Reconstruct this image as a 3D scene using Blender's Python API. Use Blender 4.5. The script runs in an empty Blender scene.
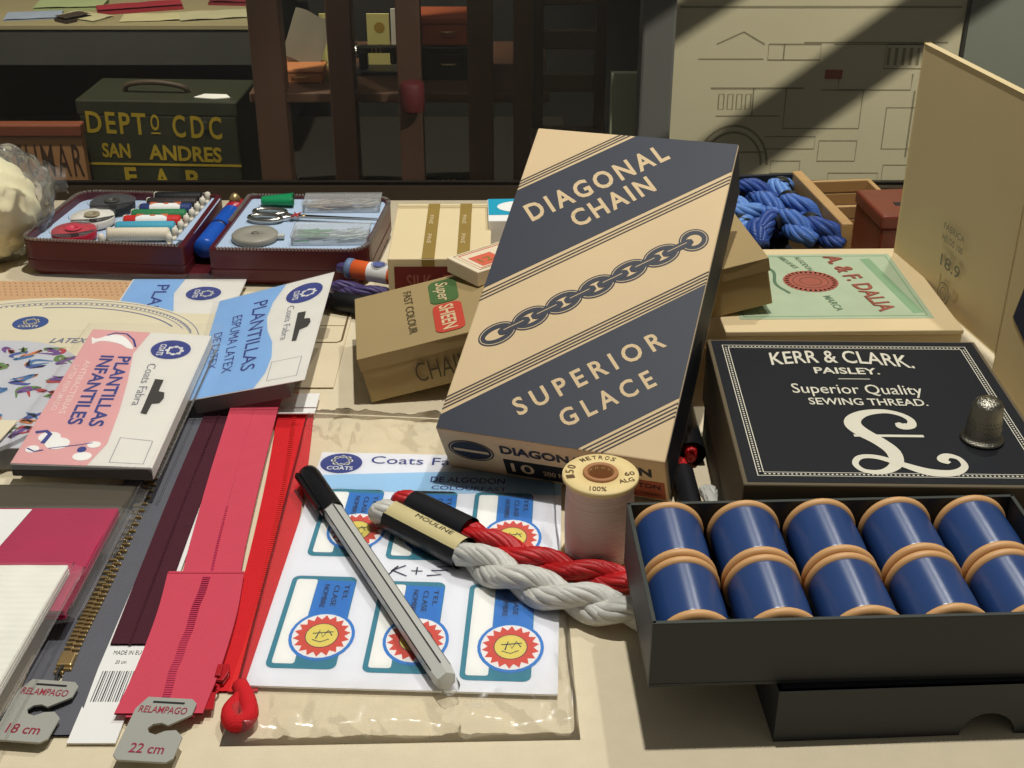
import bpy, bmesh, math, random
from mathutils import Matrix, Vector, noise
random.seed(7)
SC = bpy.context.scene
COL = SC.collection
PI = math.pi
S = 0.01                      # every length below is in centimetres; the scene is in metres
def V(*a): return Vector(a[0] if len(a) == 1 else a)

# ------------------------------------------------------------------ camera, world, lights
cam_d = bpy.data.cameras.new('camera')
cam = bpy.data.objects.new('camera', cam_d); COL.objects.link(cam)
cam.location = (0, 0, 31*S)
cam.rotation_euler = (math.radians(90-28), 0, 0)
cam_d.sensor_width = 36; cam_d.lens = 36*1300/1024
cam_d.clip_start = 0.02; cam_d.clip_end = 50
SC.camera = cam
SC.view_settings.view_transform = 'Standard'; SC.view_settings.look = 'None'
SC.view_settings.gamma = 1; SC.view_settings.exposure = 0
SC.view_settings.use_curve_mapping = False
w = bpy.data.worlds.new('room'); SC.world = w; w.use_nodes = True
bg = w.node_tree.nodes['Background']
bg.inputs[0].default_value = (1.0, .97, .91, 1); bg.inputs[1].default_value = .12

def aim(o, to):
    o.rotation_euler = (Vector(to)*S-o.location).to_track_quat('-Z', 'Y').to_euler()
def spot(name, loc, to, watts, cone, size, col=(1, .985, .94), blend=.4):
    d = bpy.data.lights.new(name, 'SPOT'); d.energy = watts; d.spot_size = math.radians(cone); d.spot_blend = blend
    d.shadow_soft_size = size*S; d.color = col
    o = bpy.data.objects.new(name, d); COL.objects.link(o); o.location = V(loc)*S; aim(o, to); return o
spot('case_spotlight', (6, 47, 120), (-2, 52, 0), 41, 74, 1.6)
spot('case_spotlight', (34, 96, 118), (0, 50, 0), 19, 64, 1.6)
spot('added_wall_lamp', (75, 55, 105), (37, 150, -14), 82, 44, .5, (1, .97, .88))  # unseen lamp added to light the right wall and throw its slanting bands
spot('shelf_spotlight', (-70, 190, 120), (-70, 260, -30), 110, 60, 3, (1, .93, .78))
spot('rack_spotlight', (-10, 120, 120), (-30, 215, -30), 9, 48, 3, (1, .92, .78))

# ------------------------------------------------------------------ materials
def lin(c):
    f = lambda x: x/12.92 if x <= .04045 else ((x+.055)/1.055)**2.4
    return tuple(f(x/255) for x in c)
MATS = {}
def M(name, rgb, rough=.6, var=.10, scale=30, bump=0., bscale=200, metal=0., spec=.4, coat=0., alpha=1, stretch=(1, 1, 1), aniso=0):
    if name in MATS: return MATS[name]
    m = bpy.data.materials.new(name); m.use_nodes = True; nt = m.node_tree; N = nt.nodes; L = nt.links
    b = N['Principled BSDF']; c = lin(rgb)
    tc = N.new('ShaderNodeTexCoord'); mp = N.new('ShaderNodeMapping'); L.new(tc.outputs['Object'], mp.inputs[0]); mp.inputs['Scale'].default_value = stretch
    n = N.new('ShaderNodeTexNoise'); n.inputs['Scale'].default_value = scale; n.inputs['Detail'].default_value = 4; L.new(mp.outputs[0], n.inputs['Vector'])
    r = N.new('ShaderNodeMix'); r.data_type = 'RGBA'
    r.inputs[6].default_value = tuple(x*(1-var) for x in c)+(1,); r.inputs[7].default_value = tuple(min(1, x*(1+var)) for x in c)+(1,)
    L.new(n.outputs['Fac'], r.inputs[0]); L.new(r.outputs[2], b.inputs['Base Color'])
    b.inputs['Roughness'].default_value = rough; b.inputs['Metallic'].default_value = metal; b.inputs['Specular IOR Level'].default_value = spec
    b.inputs['Coat Weight'].default_value = coat; b.inputs['Coat Roughness'].default_value = .12
    if bump:
        n2 = N.new('ShaderNodeTexNoise'); n2.inputs['Scale'].default_value = bscale; n2.inputs['Detail'].default_value = 3; L.new(mp.outputs[0], n2.inputs['Vector'])
        bu = N.new('ShaderNodeBump'); bu.inputs['Strength'].default_value = bump; bu.inputs['Distance'].default_value = .0004
        L.new(n2.outputs['Fac'], bu.inputs['Height']); L.new(bu.outputs[0], b.inputs['Normal'])
    MATS[name] = m; return m
def weave(name, rgb, scale=900, rough=.9, var=.12, strength=.5):
    """woven cloth: two crossed fine waves as bump and tint"""
    m = M(name, rgb, rough, var, 120, 0, spec=.2); nt = m.node_tree; N = nt.nodes; L = nt.links; b = N['Principled BSDF']
    if 'weave_done' in m: return m
    m['weave_done'] = 1
    tc = N.new('ShaderNodeTexCoord'); hs = []
    for d in ('X', 'Y'):
        wv = N.new('ShaderNodeTexWave'); wv.bands_direction = d; wv.inputs['Scale'].default_value = scale; wv.inputs['Distortion'].default_value = 1.2; wv.inputs['Detail'].default_value = 2
        L.new(tc.outputs['Object'], wv.inputs['Vector']); hs.append(wv)
    ad = N.new('ShaderNodeMath'); L.new(hs[0].outputs['Fac'], ad.inputs[0]); L.new(hs[1].outputs['Fac'], ad.inputs[1])
    bu = N.new('ShaderNodeBump'); bu.inputs['Strength'].default_value = strength; bu.inputs['Distance'].default_value = .0003
    L.new(ad.outputs[0], bu.inputs['Height']); L.new(bu.outputs[0], b.inputs['Normal']); return m
def ridged(name, rgb, axis, scale, rough=.4, spec=.5, strength=.6, sheen=0, coat=0, dist=.0002):
    """wound thread: fine ridges across one axis"""
    m = M(name, rgb, rough, .12, 60, 0, spec=spec, coat=coat); nt = m.node_tree; N = nt.nodes; L = nt.links; b = N['Principled BSDF']
    if 'ridge_done' in m: return m
    m['ridge_done'] = 1
    tc = N.new('ShaderNodeTexCoord'); wv = N.new('ShaderNodeTexWave'); wv.bands_direction = axis; wv.inputs['Scale'].default_value = scale; wv.inputs['Distortion'].default_value = .6
    L.new(tc.outputs['Object'], wv.inputs['Vector'])
    bu = N.new('ShaderNodeBump'); bu.inputs['Strength'].default_value = strength; bu.inputs['Distance'].default_value = dist
    L.new(wv.outputs['Fac'], bu.inputs['Height']); L.new(bu.outputs[0], b.inputs['Normal']); return m
def radial_sheen(m, axis, amount, rot):
    nt = m.node_tree; b = nt.nodes['Principled BSDF']; t = nt.nodes.new('ShaderNodeTangent'); t.direction_type = 'RADIAL'; t.axis = axis
    nt.links.new(t.outputs[0], b.inputs['Tangent']); b.inputs['Anisotropic'].default_value = amount; b.inputs['Anisotropic Rotation'].default_value = rot; return m
def film(name, tint=(1, 1, 1), refl=.16, rough=.12, haze=.05):
    """thin clear sheet: see-through, with a sheen that grows at grazing angles and a little milkiness"""
    if name in MATS: return MATS[name]
    m = bpy.data.materials.new(name); m.use_nodes = True; nt = m.node_tree; N = nt.nodes; L = nt.links
    N.remove(N['Principled BSDF']); out = N['Material Output']
    t = N.new('ShaderNodeBsdfTransparent'); t.inputs[0].default_value = tint+(1,)
    g = N.new('ShaderNodeBsdfGlossy'); g.inputs['Roughness'].default_value = rough
    d = N.new('ShaderNodeBsdfDiffuse'); d.inputs[0].default_value = (.85, .85, .82, 1)
    lw = N.new('ShaderNodeLayerWeight'); lw.inputs['Blend'].default_value = refl
    m1 = N.new('ShaderNodeMixShader'); m1.inputs[0].default_value = haze; L.new(t.outputs[0], m1.inputs[1]); L.new(d.outputs[0], m1.inputs[2])
    m2 = N.new('ShaderNodeMixShader'); L.new(lw.outputs['Fresnel'], m2.inputs[0]); L.new(m1.outputs[0], m2.inputs[1]); L.new(g.outputs[0], m2.inputs[2])
    L.new(m2.outputs[0], out.inputs['Surface']); MATS[name] = m; return m
FILM = film('clear_film', refl=.38, rough=.22, haze=.03)
SLEEVE = film('clear_sleeve', refl=.18, rough=.20, haze=.04)
ACRYL = film('clear_acrylic', refl=.05, rough=.08, haze=.14)
GLASS = film('case_glass', (.97, .985, .97), .06, .02, .012)
INK = M('ink_black', (24, 24, 26), .6, .05); NAVY = M('ink_navy', (38, 52, 128), .6, .08)
CREAM = M('paper_cream', (226, 214, 182), .75, .05, 40, .08, 900); WHITE = M('paper_white', (236, 234, 228), .65, .03, 40)
BLACKCARD = M('black_card', (20, 22, 27), .6, .15, 25, .1, 700, spec=.22); MID = M('mid_grey_ink', (120, 122, 132), .7, .08)
STEEL = M('polished_steel', (190, 186, 176), .22, .08, 60, 0, metal=1); BRASS = M('brass', (190, 164, 112), .34, .1, 60, metal=.75)
SILVER = M('silver_foil', (200, 196, 184), .28, .1, 90, .1, 500, metal=.85); GOLD = M('gold_foil', (232, 216, 160), .35, .08, 90, metal=.3)
WOODPALE = M('turned_pale_wood', (206, 158, 104), .5, .10, 40, .08, 300, stretch=(1, 4, 1))

# ------------------------------------------------------------------ mesh helpers (all in cm)
class MB:
    def __init__(s): s.bm = bmesh.new()
    def add(s, verts, faces, M4=None, smooth=False):
        vs = [s.bm.verts.new(M4 @ V(v) if M4 else V(v)) for v in verts]
        for f in faces:
            try:
                fc = s.bm.faces.new([vs[i] for i in f]); fc.smooth = smooth
            except ValueError: pass
        return vs
    def merge(s, other, M4=None):
        me = bpy.data.meshes.new('tmp'); other.to_mesh(me); other.free()
        if M4: me.transform(M4)
        s.bm.from_mesh(me); bpy.data.meshes.remove(me)
    def box(s, x0, x1, y0, y1, z0, z1, bev=0, M4=None, seg=2):
        b = bmesh.new(); bmesh.ops.create_cube(b, size=1)
        for v in b.verts: v.co = V(x0+(v.co.x+.5)*(x1-x0), y0+(v.co.y+.5)*(y1-y0), z0+(v.co.z+.5)*(z1-z0))
        if bev: bmesh.ops.bevel(b, geom=list(b.edges), offset=bev, segments=seg, profile=.5, affect='EDGES')
        s.merge(b, M4); return s
    def prism(s, pts, z0, z1, M4=None, bev=0):
        b = bmesh.new(); n = len(pts)
        f = b.faces.new([b.verts.new((p[0], p[1], z0)) for p in pts])
        if f.normal.z > 0 or sum(pts[i][0]*pts[(i+1) % n][1]-pts[(i+1) % n][0]*pts[i][1] for i in range(n)) > 0: f.normal_flip()
        r = bmesh.ops.extrude_face_region(b, geom=[f])
        bmesh.ops.translate(b, vec=(0, 0, z1-z0), verts=[e for e in r['geom'] if isinstance(e, bmesh.types.BMVert)])
        if bev: bmesh.ops.bevel(b, geom=[e for e in b.edges], offset=bev, segments=2, profile=.5, affect='EDGES')
        s.merge(b, M4); return s
    def flat(s, pts, z=.012, M4=None):
        a = sum(pts[i][0]*pts[(i+1) % len(pts)][1]-pts[(i+1) % len(pts)][0]*pts[i][1] for i in range(len(pts)))
        if a < 0: pts = pts[::-1]
        s.add([(p[0], p[1], z) for p in pts], [list(range(len(pts)))], M4); return s
    def quad3(s, a, b, c, d): s.add([a, b, c, d], [(0, 1, 2, 3)]); return s
    def ring(s, cx, cy, rx, ry, t, z=.012, M4=None, n=36, rot=0, a0=0, a1=2*PI):
        vs = []; fs = []; full = abs(a1-a0-2*PI) < 1e-6; k = n if full else n+1
        c, sn = math.cos(rot), math.sin(rot)
        for i in range(k):
            a = a0+(a1-a0)*i/n
            for q in (0, 1):
                x, y = (rx-q*t)*math.cos(a), (ry-q*t)*math.sin(a); vs.append((cx+x*c-y*sn, cy+x*sn+y*c, z))
        for i in range(n):
            j = (i+1) % k; fs.append((2*i, 2*j, 2*j+1, 2*i+1))
        s.add(vs, fs, M4); return s
    def disc(s, cx, cy, rx, ry, z=.012, M4=None, n=32, rot=0):
        c, sn = math.cos(rot), math.sin(rot)
        s.flat([(cx+rx*math.cos(2*PI*i/n)*c-ry*math.sin(2*PI*i/n)*sn, cy+rx*math.cos(2*PI*i/n)*sn+ry*math.sin(2*PI*i/n)*c) for i in range(n)], z, M4); return s
    def stroke(s, pts, wd, z=.012, M4=None, closed=False, rise=0):
        """flat pen stroke along 2-D points; wd is a width or a list of widths"""
        n = len(pts); P = [Vector((p[0], p[1])) for p in pts]; vs = []
        for i in range(n):
            a = P[(i-1) % n] if (i or closed) else P[i]; b = P[(i+1) % n] if (i < n-1 or closed) else P[i]
            d = (b-a); d = d.normalized() if d.length > 1e-9 else Vector((1, 0)); nn = Vector((-d.y, d.x)); zz = z+rise*i
            ww = (wd[i] if isinstance(wd, (list, tuple)) else wd)/2
            vs += [(P[i].x+nn.x*ww, P[i].y+nn.y*ww, zz), (P[i].x-nn.x*ww, P[i].y-nn.y*ww, zz)]
        fs = [(2*i+1, 2*((i+1) % n)+1, 2*((i+1) % n), 2*i) for i in range(n if closed else n-1)]
        s.add(vs, fs, M4); return s
    def lathe(s, prof, n=32, M4=None, smooth=True):
        vs = []; fs = []; m = len(prof)
        for i in range(n):
            a = 2*PI*i/n
            for r, z in prof: vs.append((r*math.cos(a), r*math.sin(a), z))
        for i in range(n):
            j = (i+1) % n
            for k in range(m-1): fs.append((i*m+k, j*m+k, j*m+k+1, i*m+k+1))
        b = bmesh.new(); bv = [b.verts.new(v) for v in vs]
        for f in fs:
            fc = b.faces.new([bv[i] for i in f]); fc.smooth = smooth
        bmesh.ops.remove_doubles(b, verts=b.verts, dist=1e-5)
        s.merge(b, M4); return s
    def tube(s, pts, r, n=8, M4=None, cap=True, closed=False):
        P = [V(p) for p in pts]; m = len(P); vs = []; fs = []; up = None
        for i in range(m):
            a = P[(i-1) % m] if (i or closed) else P[i]; b = P[(i+1) % m] if (i < m-1 or closed) else P[i]
            t = (b-a).normalized()
            if up is None: up = t.orthogonal().normalized()
            u = (up-t*up.dot(t)).normalized(); up = u; v = t.cross(u); rr = r[i] if isinstance(r, (list, tuple)) else r
            vs += [P[i]+(u*math.cos(2*PI*k/n)+v*math.sin(2*PI*k/n))*rr for k in range(n)]
        for i in range(m if closed else m-1):
            j = (i+1) % m
            for k in range(n): fs.append((i*n+k, i*n+(k+1) % n, j*n+(k+1) % n, j*n+k))
        if cap and not closed: fs += [tuple(range(n))[::-1], tuple(range((m-1)*n, m*n))]
        s.add(vs, fs, M4, True); return s
    def grid(s, fn, nx, ny, M4=None, smooth=True):
        vs = [fn(i/nx, j/ny) for j in range(ny+1) for i in range(nx+1)]
        s.add(vs, [(j*(nx+1)+i, j*(nx+1)+i+1, (j+1)*(nx+1)+i+1, (j+1)*(nx+1)+i) for j in range(ny) for i in range(nx)], M4, smooth); return s
    def text(s, st, p0, p1, h, z=.014, M4=None, bold=.012, shear=0, arc=0, track=1):
        """lettering with its baseline from p0 to p1 (2-D), capital height h"""
        me = glyphs(st, bold, shear, track)
        xs = [v.co.x for v in me.vertices]; x0, x1 = min(xs), max(xs)
        a, b = Vector(p0[:2]), Vector(p1[:2]); d = b-a; ln = d.length; d.normalize(); nn = Vector((-d.y, d.x))
        k = ln/(x1-x0); kh = h/CAP
        b2 = bmesh.new(); b2.from_mesh(me); bmesh.ops.split_edges(b2, edges=list(b2.edges))
        for v in b2.verts:
            u = (v.co.x-x0)*k; y = v.co.y*kh+arc*(4*(u/ln)*(1-u/ln)); q = a+d*u+nn*y
            v.co = (q.x, q.y, z+.0015*(v.link_faces[0].index % 5 if v.link_faces else 0))
        s.merge(b2, M4); bpy.data.meshes.remove(me); return s
    def done(s, name, mat, parent=None, shift=None):
        if shift: bmesh.ops.translate(s.bm, vec=-V(shift), verts=s.bm.verts)
        bmesh.ops.scale(s.bm, vec=(S, S, S), verts=s.bm.verts)
        me = bpy.data.meshes.new(name); s.bm.to_mesh(me); s.bm.free()
        for m in (mat if isinstance(mat, list) else [mat]): me.materials.append(m)
        o = bpy.data.objects.new(name, me); COL.objects.link(o)
        if parent: o.parent = parent
        return o
def glyphs(st, bold=.012, shear=0, track=1):
    c = bpy.data.curves.new('tmp', 'FONT'); c.body = st; c.size = 1; c.offset = bold; c.resolution_u = 3; c.shear = shear; c.space_character = track
    o = bpy.data.objects.new('tmp', c); COL.objects.link(o)
    dg = bpy.context.evaluated_depsgraph_get(); dg.update()
    me = bpy.data.meshes.new_from_object(o.evaluated_get(dg)); bpy.data.objects.remove(o); bpy.data.curves.remove(c); return me
_m = glyphs('H', 0); CAP = max(v.co.y for v in _m.vertices); bpy.data.meshes.remove(_m)

def rotm(yaw=0, tilt=0, roll=0):
    return (Matrix.Rotation(yaw, 4, 'Z') @ Matrix.Rotation(tilt, 4, 'X') @ Matrix.Rotation(roll, 4, 'Y'))
def T(x, y, z=0): return Matrix.Translation((x, y, z))
def RZ(a): return Matrix.Rotation(a, 4, 'Z')
def RX(a): return Matrix.Rotation(a, 4, 'X')
def RY(a): return Matrix.Rotation(a, 4, 'Y')
FRONT = Matrix(((1, 0, 0, 0), (0, 0, -1, 0), (0, 1, 0, 0), (0, 0, 0, 1)))      # x stays, y becomes up, faces -y
def tag(o, label, cat, group=None):
    o['label'] = label; o['category'] = cat
    if group: o['group'] = group
    return o
def thing(name, label, cat, loc=(0, 0, 0), R=None, group=None):
    o = bpy.data.objects.new(name, None); COL.objects.link(o); o.empty_display_size = .01
    o.matrix_world = T(*(V(loc)*S)) @ (R or Matrix.Identity(4))
    return tag(o, label, cat, group)
def lab(o, text): o['label'] = text; return o
def dup(root, loc, rz, label, group=None):
    r = root.copy(); COL.objects.link(r); r.location = V(loc)*S; r.rotation_euler = (0, 0, rz); r['label'] = label
    if group: r['group'] = group
    for ch in list(root.children):
        c = ch.copy(); COL.objects.link(c); c.parent = r
        for g in ch.children:
            d = g.copy(); COL.objects.link(d); d.parent = c
    return r
def lerp(a, b, t): return a+(b-a)*t
def smooth_path(pts, n):
    """Catmull-Rom through the points"""
    P = [V(p) for p in pts]; P = [P[0]*2-P[1]]+P+[P[-1]*2-P[-2]]; out = []
    m = len(P)-3
    for i in range(n+1):
        t = i/n*m; k = min(int(t), m-1); t -= k; a, b, c, d = P[k:k+4]
        out.append(.5*((2*b)+(c-a)*t+(2*a-5*b+4*c-d)*t*t+(3*b-a-3*c+d)*t**3))
    return out

# ------------------------------------------------------------------ the display case and the room
case = thing('display_case', 'long museum display case lined with cream linen cloth and backed with glass', 'display case', (0, 50, -90))
LINEN = weave('cream_linen', (219, 205, 174), 420, .9, .07, .18)
MB().box(-46, 46, 11, 87, -90, -.35).done('base', M('case_base_brown', (58, 44, 34), .6, .1), case, (0, 50, -90))
mb = MB()
mb.grid(lambda u, v: (lerp(-46, 46, u), lerp(11, 87, v), .02*noise.noise((u*9, v*8, 0))-.02), 90, 70)
mb.box(-46, 46, 11, 87, -.35, -.08)
mb.done('cloth_lining', LINEN, case, (0, 50, -90))
MB().box(-46, 46, 86, 86.5, 0, 48).done('back_pane', GLASS, case, (0, 50, -90))
MB().box(-46, 46, 85.4, 85.95, 0, .9).box(-46, 46, 86.55, 87, 0, .9).done('glazing_bead', M('bead_brown', (52, 40, 28), .5, .1), case, (0, 50, -90))

def struct(o): o['kind'] = 'structure'; return o
struct(MB().box(-190, 190, -60, 330, -94, -90).done('floor', M('dark_floor', (46, 42, 36), .5, .2, 8)))
struct(MB().box(-190, 190, 318, 324, -90, 150).done('wall_back', M('dark_wall', (34, 32, 28), .85, .15, 6)))
wr = struct(MB().box(18.5, 51.5, 150, 156, -90, 150).done('wall_right', M('plaster_tan', (196, 184, 152), .85, .10, 5, .2, 60)))
# printed drawing on that wall: faint plan and elevation lines
dr = MB(); WL = T(0, 149.96, 0) @ FRONT
def wl(pts, wd=.22, closed=False): dr.stroke(pts, wd, 0, WL, closed)
wl([(19, -.4), (51, -.4)], .25)
wl([(29.5, -4.6), (35.5, -4.6), (35.5, -6.4), (29.5, -6.4)], .18, True); wl([(31.3, -4.6), (31.3, -6.4)], .15)
wl([(33.5, -4.4), (50, -4.4)], .16); wl([(37, -4.6), (48, -4.6)], .14); wl([(43, -4.6), (48.5, -4.6), (48.5, -7.4), (43, -7.4)], .15, True)
for q in range(6): wl([(43.4+q*.85, -5), (43.4+q*.85, -7)], .35)
wl([(23.2, -9.7), (34, -9.7)], .22); wl([(28.2, -9.7), (28.2, -13)], .16); wl([(24, -13), (31.5, -13)], .14)
for q in range(4):
    wl([(24.2+q*1.05, -10.4), (24.8+q*1.05, -10.4), (24.8+q*1.05, -12.2), (24.2+q*1.05, -12.2)], .12, True)
wl([(32, -9.7), (32, -14.5), (41, -14.5), (41, -9.9), (36, -9.9)], .15)
wl([(23.5, -4.6), (26.5, -3.2), (29, -4.6)], .18); wl([(21.5, -6.3), (29, -6.3)], .16)
wl([(38, -8), (38, -9.9), (46.5, -9.9), (46.5, -8)], .15); wl([(47, -10), (47, -18)], .2); wl([(44, -12), (44, -17), (49, -17), (49, -12)], .14, True)
for (a, b, c, d) in ((30, 36, -15.5, -17), (36.5, 41, -16, -18.5), (31, 34.5, -18.5, -20), (38, 44, -20, -22), (44.5, 49.5, -19, -21.5), (33, 37, -21, -23)): wl([(a, c), (b, c), (b, d), (a, d)], .13, True)
for r in (4.2, 3.5): wl([(26.3+r*math.cos(t*PI/16), -19+r*1.15*math.sin(t*PI/16)) for t in range(17)], .28)
wl([(22.5, -17.4), (30, -17.4)], .2)
dr.done('printed_drawing', M('faded_drawing_ink', (136, 126, 98), .85, .15), wr)
for q, (x, z, ww, hh) in enumerate(((36.3, -8.6, 2.0, 1.1),)):
    MB().box(x, x+ww, 149.9, 149.97, z, z+hh, .03).done('printed_red_mark', M('faded_red_print', (150, 70, 58), .8, .15), wr)
struct(MB().box(51.5, 51.9, 149.6, 150, -90, 150).box(51.5, 51.7, 150, 156, -90, 150).done('trim_1', M('dark_trim', (44, 42, 34), .6)))
struct(MB().box(51.9, 110, 150, 156, -90, 150).done('wall_side', M('grey_green_wall', (120, 122, 108), .85, .08, 5)))
# two unseen bars added between that wall's lamp and the wall to throw slanting shade
def blocker(p1, p2, half, t, label):
    L0 = V(75, 55, 105); a = L0.lerp(V(p1), t); b = L0.lerp(V(p2), t); d = (b-a).normalized(); n = (L0-a).normalized(); s_ = d.cross(n).normalized()
    R = Matrix((d, s_, n)).transposed().to_4x4(); ln = (b-a).length
    o = thing('light_blocker', label, 'light blocker', a, R); MB().box(0, ln, -half*t, half*t, -1.5, 1.5, .2).done('timber', M('blocker_brown', (60, 44, 32), .7, .2, 12, stretch=(1, 8, 8)), o); return o
blocker((78.5, 150, 23), (14.5, 150, -42.2), 2.7, .45, 'broad dark bar added out of view to shade the plan wall')
blocker((49.5, 150, 18.5), (6.5, 150, -23), 1.5, .45, 'narrow dark shading bar added out of view left of the broad one')
struct(MB().box(14.0, 17.6, 141, 145, -90, 150, .3).done('wall_pillar', M('grey_pillar', (92, 90, 84), .7, .1, 8)))
struct(MB().box(-150, 12, 196, 300, -90, -57, .5).done('floor_plinth', M('plinth_dark', (40, 36, 30), .7, .15, 8)))

# ------------------------------------------------------------------ background displays
DKM = M('dark_display_grey', (66, 66, 60), .7, .12, 8)
sh = thing('display_shelf', 'dark grey display shelf with a pale lip covered in papers', 'shelf', (-90, 275, -57))
o0 = (-90, 275, -57)
MB().box(-150, -50, 260, 312, -27.9, -27, .1).done('top', M('shelf_top_tan', (150, 138, 104), .7, .1, 10), sh, o0)
MB().box(-149, -50.5, 260.3, 263, -35, -27.92, .1).done('apron', DKM, sh, o0)
for x in (-149, -53.5): MB().box(x, x+3, 262, 310, -57, -28.6).done('side_panel', M('display_shadow_grey', (40, 39, 35), .8), sh, o0)
for i, (x, y, a, wx, wy, c, t, nm) in enumerate(((-97, 268, .2, 11, 7, (150, 160, 178), 'pale blue leaflet at the left end of the far shelf', 'leaflet'), (-86, 266, -.5, 10, 6, (186, 178, 140), 'cream folded leaflet near the left of the far shelf', 'leaflet'),
        (-92, 277, .1, 14, 8, (160, 170, 122), 'pale green booklet behind the leaflets on the far shelf', 'booklet'), (-77, 274, .35, 17, 5, (150, 40, 52), 'crimson folder lying on the far shelf', 'folder'),
        (-71, 266, .12, 15, 7, (192, 182, 140), 'wide cream sheet in the middle of the far shelf', 'paper_sheet'), (-60, 267, .25, 14, 8, (182, 174, 140), 'cream sheet toward the right end of the far shelf', 'paper_sheet'),
        (-57, 282, -.1, 13, 8, (124, 36, 46), 'dark red booklet at the right end of the far shelf', 'booklet'), (-88, 264.5, .9, 6, 4, (62, 50, 40), 'dark brown cloth scrap on the cream leaflet', 'scrap'))):
    b = MB(); b.grid(lambda u, v: (lerp(-wx/2, wx/2, u), lerp(-wy/2, wy/2, v), .3+.35*abs(noise.noise((u*2+i, v*2, 1)))+.25*(i % 4)), 8, 6)
    b.box(-wx/2, wx/2, -wy/2, wy/2, 0, .12+.2*(i % 4))
    o = b.done(nm, M('paper_%d' % i, c, .75, .1, 20)); o.location = V(x, y, -26.98)*S; o.rotation_euler.z = a; tag(o, t, 'folder' if nm == 'folder' else ('cloth' if nm == 'scrap' else 'paper'))

# dark green metal box with yellow lettering
OL = M('dark_green_metal', (48, 50, 36), .5, .25, 14, .1, 200); YEL = M('yellow_paint', (168, 142, 36), .6, .15, 60)
Rb = RZ(-.05); db = thing('metal_box', 'dark green metal chest with yellow stencilled letters and a carrying handle', 'box', (-78.6, 231, -57), Rb)
MB().box(0, 29, 0, 15, 0, 20.6, .4).done('body', OL, db)
MB().box(-.3, 29.3, -.05, 15.3, 20.4, 23.2, .3).done('lid', OL, db)
F0 = T(0, -.06, 0) @ FRONT; F1 = T(0, -.06, 0) @ FRONT
t = MB(); t.text('DEPT', (1.2, 17.3), (12.2, 17.0), 3.8, .02, F0, .02, 0, 0, 1.2); t.text('O', (13.0, 17.9), (14.6, 17.8), 2.8, .02, F0, .02); t.text('CDC', (17, 16.7), (26, 16.4), 3.9, .02, F0, .02, 0, 0, 1.4)
t.box(13.0, 14.7, -.1, -.03, 17.1, 17.35)
t.text('SAN', (3.4, 12.7), (8.6, 12.6), 2.5, .04, F0, .03); t.text('ANDRES', (12.0, 12.4), (25.5, 12.0), 2.6, .04, F0, .03)
t.text('F', (7, 7.2), (9.2, 7.2), 3.4, .04, F0, .03); t.text('A', (12.5, 7.0), (15.4, 7.0), 3.4, .04, F0, .03); t.text('B', (18.4, 6.8), (21, 6.8), 3.4, .04, F0, .03)
t.box(0, 29, -.08, -.02, 11.1, 11.5); t.done('lettering', YEL, db)
h = MB(); h.tube(smooth_path([(7, 6, 23), (8, 5.6, 24.6), (13, 5.2, 25.2), (18, 5.4, 24.4), (19, 6, 23)], 20), .5, 8); h.done('handle', M('worn_leather_brown', (70, 56, 42), .6), db)
MB().prism([(21, 2), (25, 1.2), (27.6, 2.2), (26.5, 4), (22.4, 4.2)], 23.25, 23.5, None, .06).done('paper_tag', WHITE, db)
MB().box(22.9, 23.6, -.5, -.05, 18.2, 19.6, .1).done('latch', STEEL, db)
# wooden no-smoking sign board
sg = thing('wooden_sign', 'orange brown wooden board lettered in dark paint beside the green chest', 'sign', (-108, 227.2, -57))
MB().box(0, 30.6, 0, 2, 0, 17.8, .2).done('board', M('orange_wood', (168, 122, 82), .6, .15, 10, .1, 100, stretch=(1, 6, 6)), sg)
MB().box(-.2, 30.8, -.5, 2.4, 17.6, 19.8, .3).done('top_rail', M('red_brown_wood', (122, 66, 44), .6, .15, 10), sg)
MB().text('NO FUMAR', (10.8, 10.2), (30.2, 10.2), 5.8, .05, FRONT, .01, 0, 0, 1.25).done('lettering', M('faded_brown_paint', (66, 44, 32), .7, .1), sg)
# open timber rack with shelf
TW = M('brown_timber', (78, 52, 36), .6, .2, 10, .1, 120, stretch=(6, 6, 1))
rk = thing('timber_rack', 'open brown timber rack with upright posts in front of dark machines', 'rack', (-18, 208, -57)); o0 = (-18, 208, -57)
for x, ww in ((-41, 5), (-28.9, 4), (-18.1, 3.8), (-7.0, 4), (.2, 4.2)):
    MB().box(x, x+ww, 204, 208, -57, 30, .25).done('post', TW, rk, o0)
MB().box(-42, 6, 205, 240, -27, -25.4, .2).done('shelf_board', TW, rk, o0)
MB().box(-42, 6, 208.1, 210, -45, -42.5, .2).done('rail', TW, rk, o0)
def simple(name, label, cat, loc, mat, build, R=None):
    o = thing(name, label, cat, loc, R); build(o, mat); return o
def crate(o, mat, sx=10, sy=8, sz=5, lidh=1.2):
    MB().box(-sx/2, sx/2, -sy/2, sy/2, 0, sz-lidh, .2).done('body', mat, o); MB().box(-sx/2-.2, sx/2+.2, -sy/2-.2, sy/2+.2, sz-lidh+.01, sz, .25).done('lid', mat, o)
    MB().tube([(-1.2, -sy/2-.2, sz*.5), (-1, -sy/2-.7, sz*.5), (1, -sy/2-.7, sz*.5), (1.2, -sy/2-.2, sz*.5)], .15, 6).done('handle', BRASS, o)
DK = M('black_japanned_metal', (30, 30, 29), .4, .2, 12); OR = M('orange_brown_box', (150, 74, 42), .6, .15, 14)
simple('dark_case', 'black case on the rack shelf under the orange brown box', 'case', (-10.4, 217, -25.4), DK, lambda o, m: crate(o, m, 12.5, 9, 5.6))
simple('wooden_case', 'orange brown box on top of the black case in the rack', 'case', (-10.4, 217, -19.8), OR, lambda o, m: crate(o, m, 12, 8, 4.6))
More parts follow.
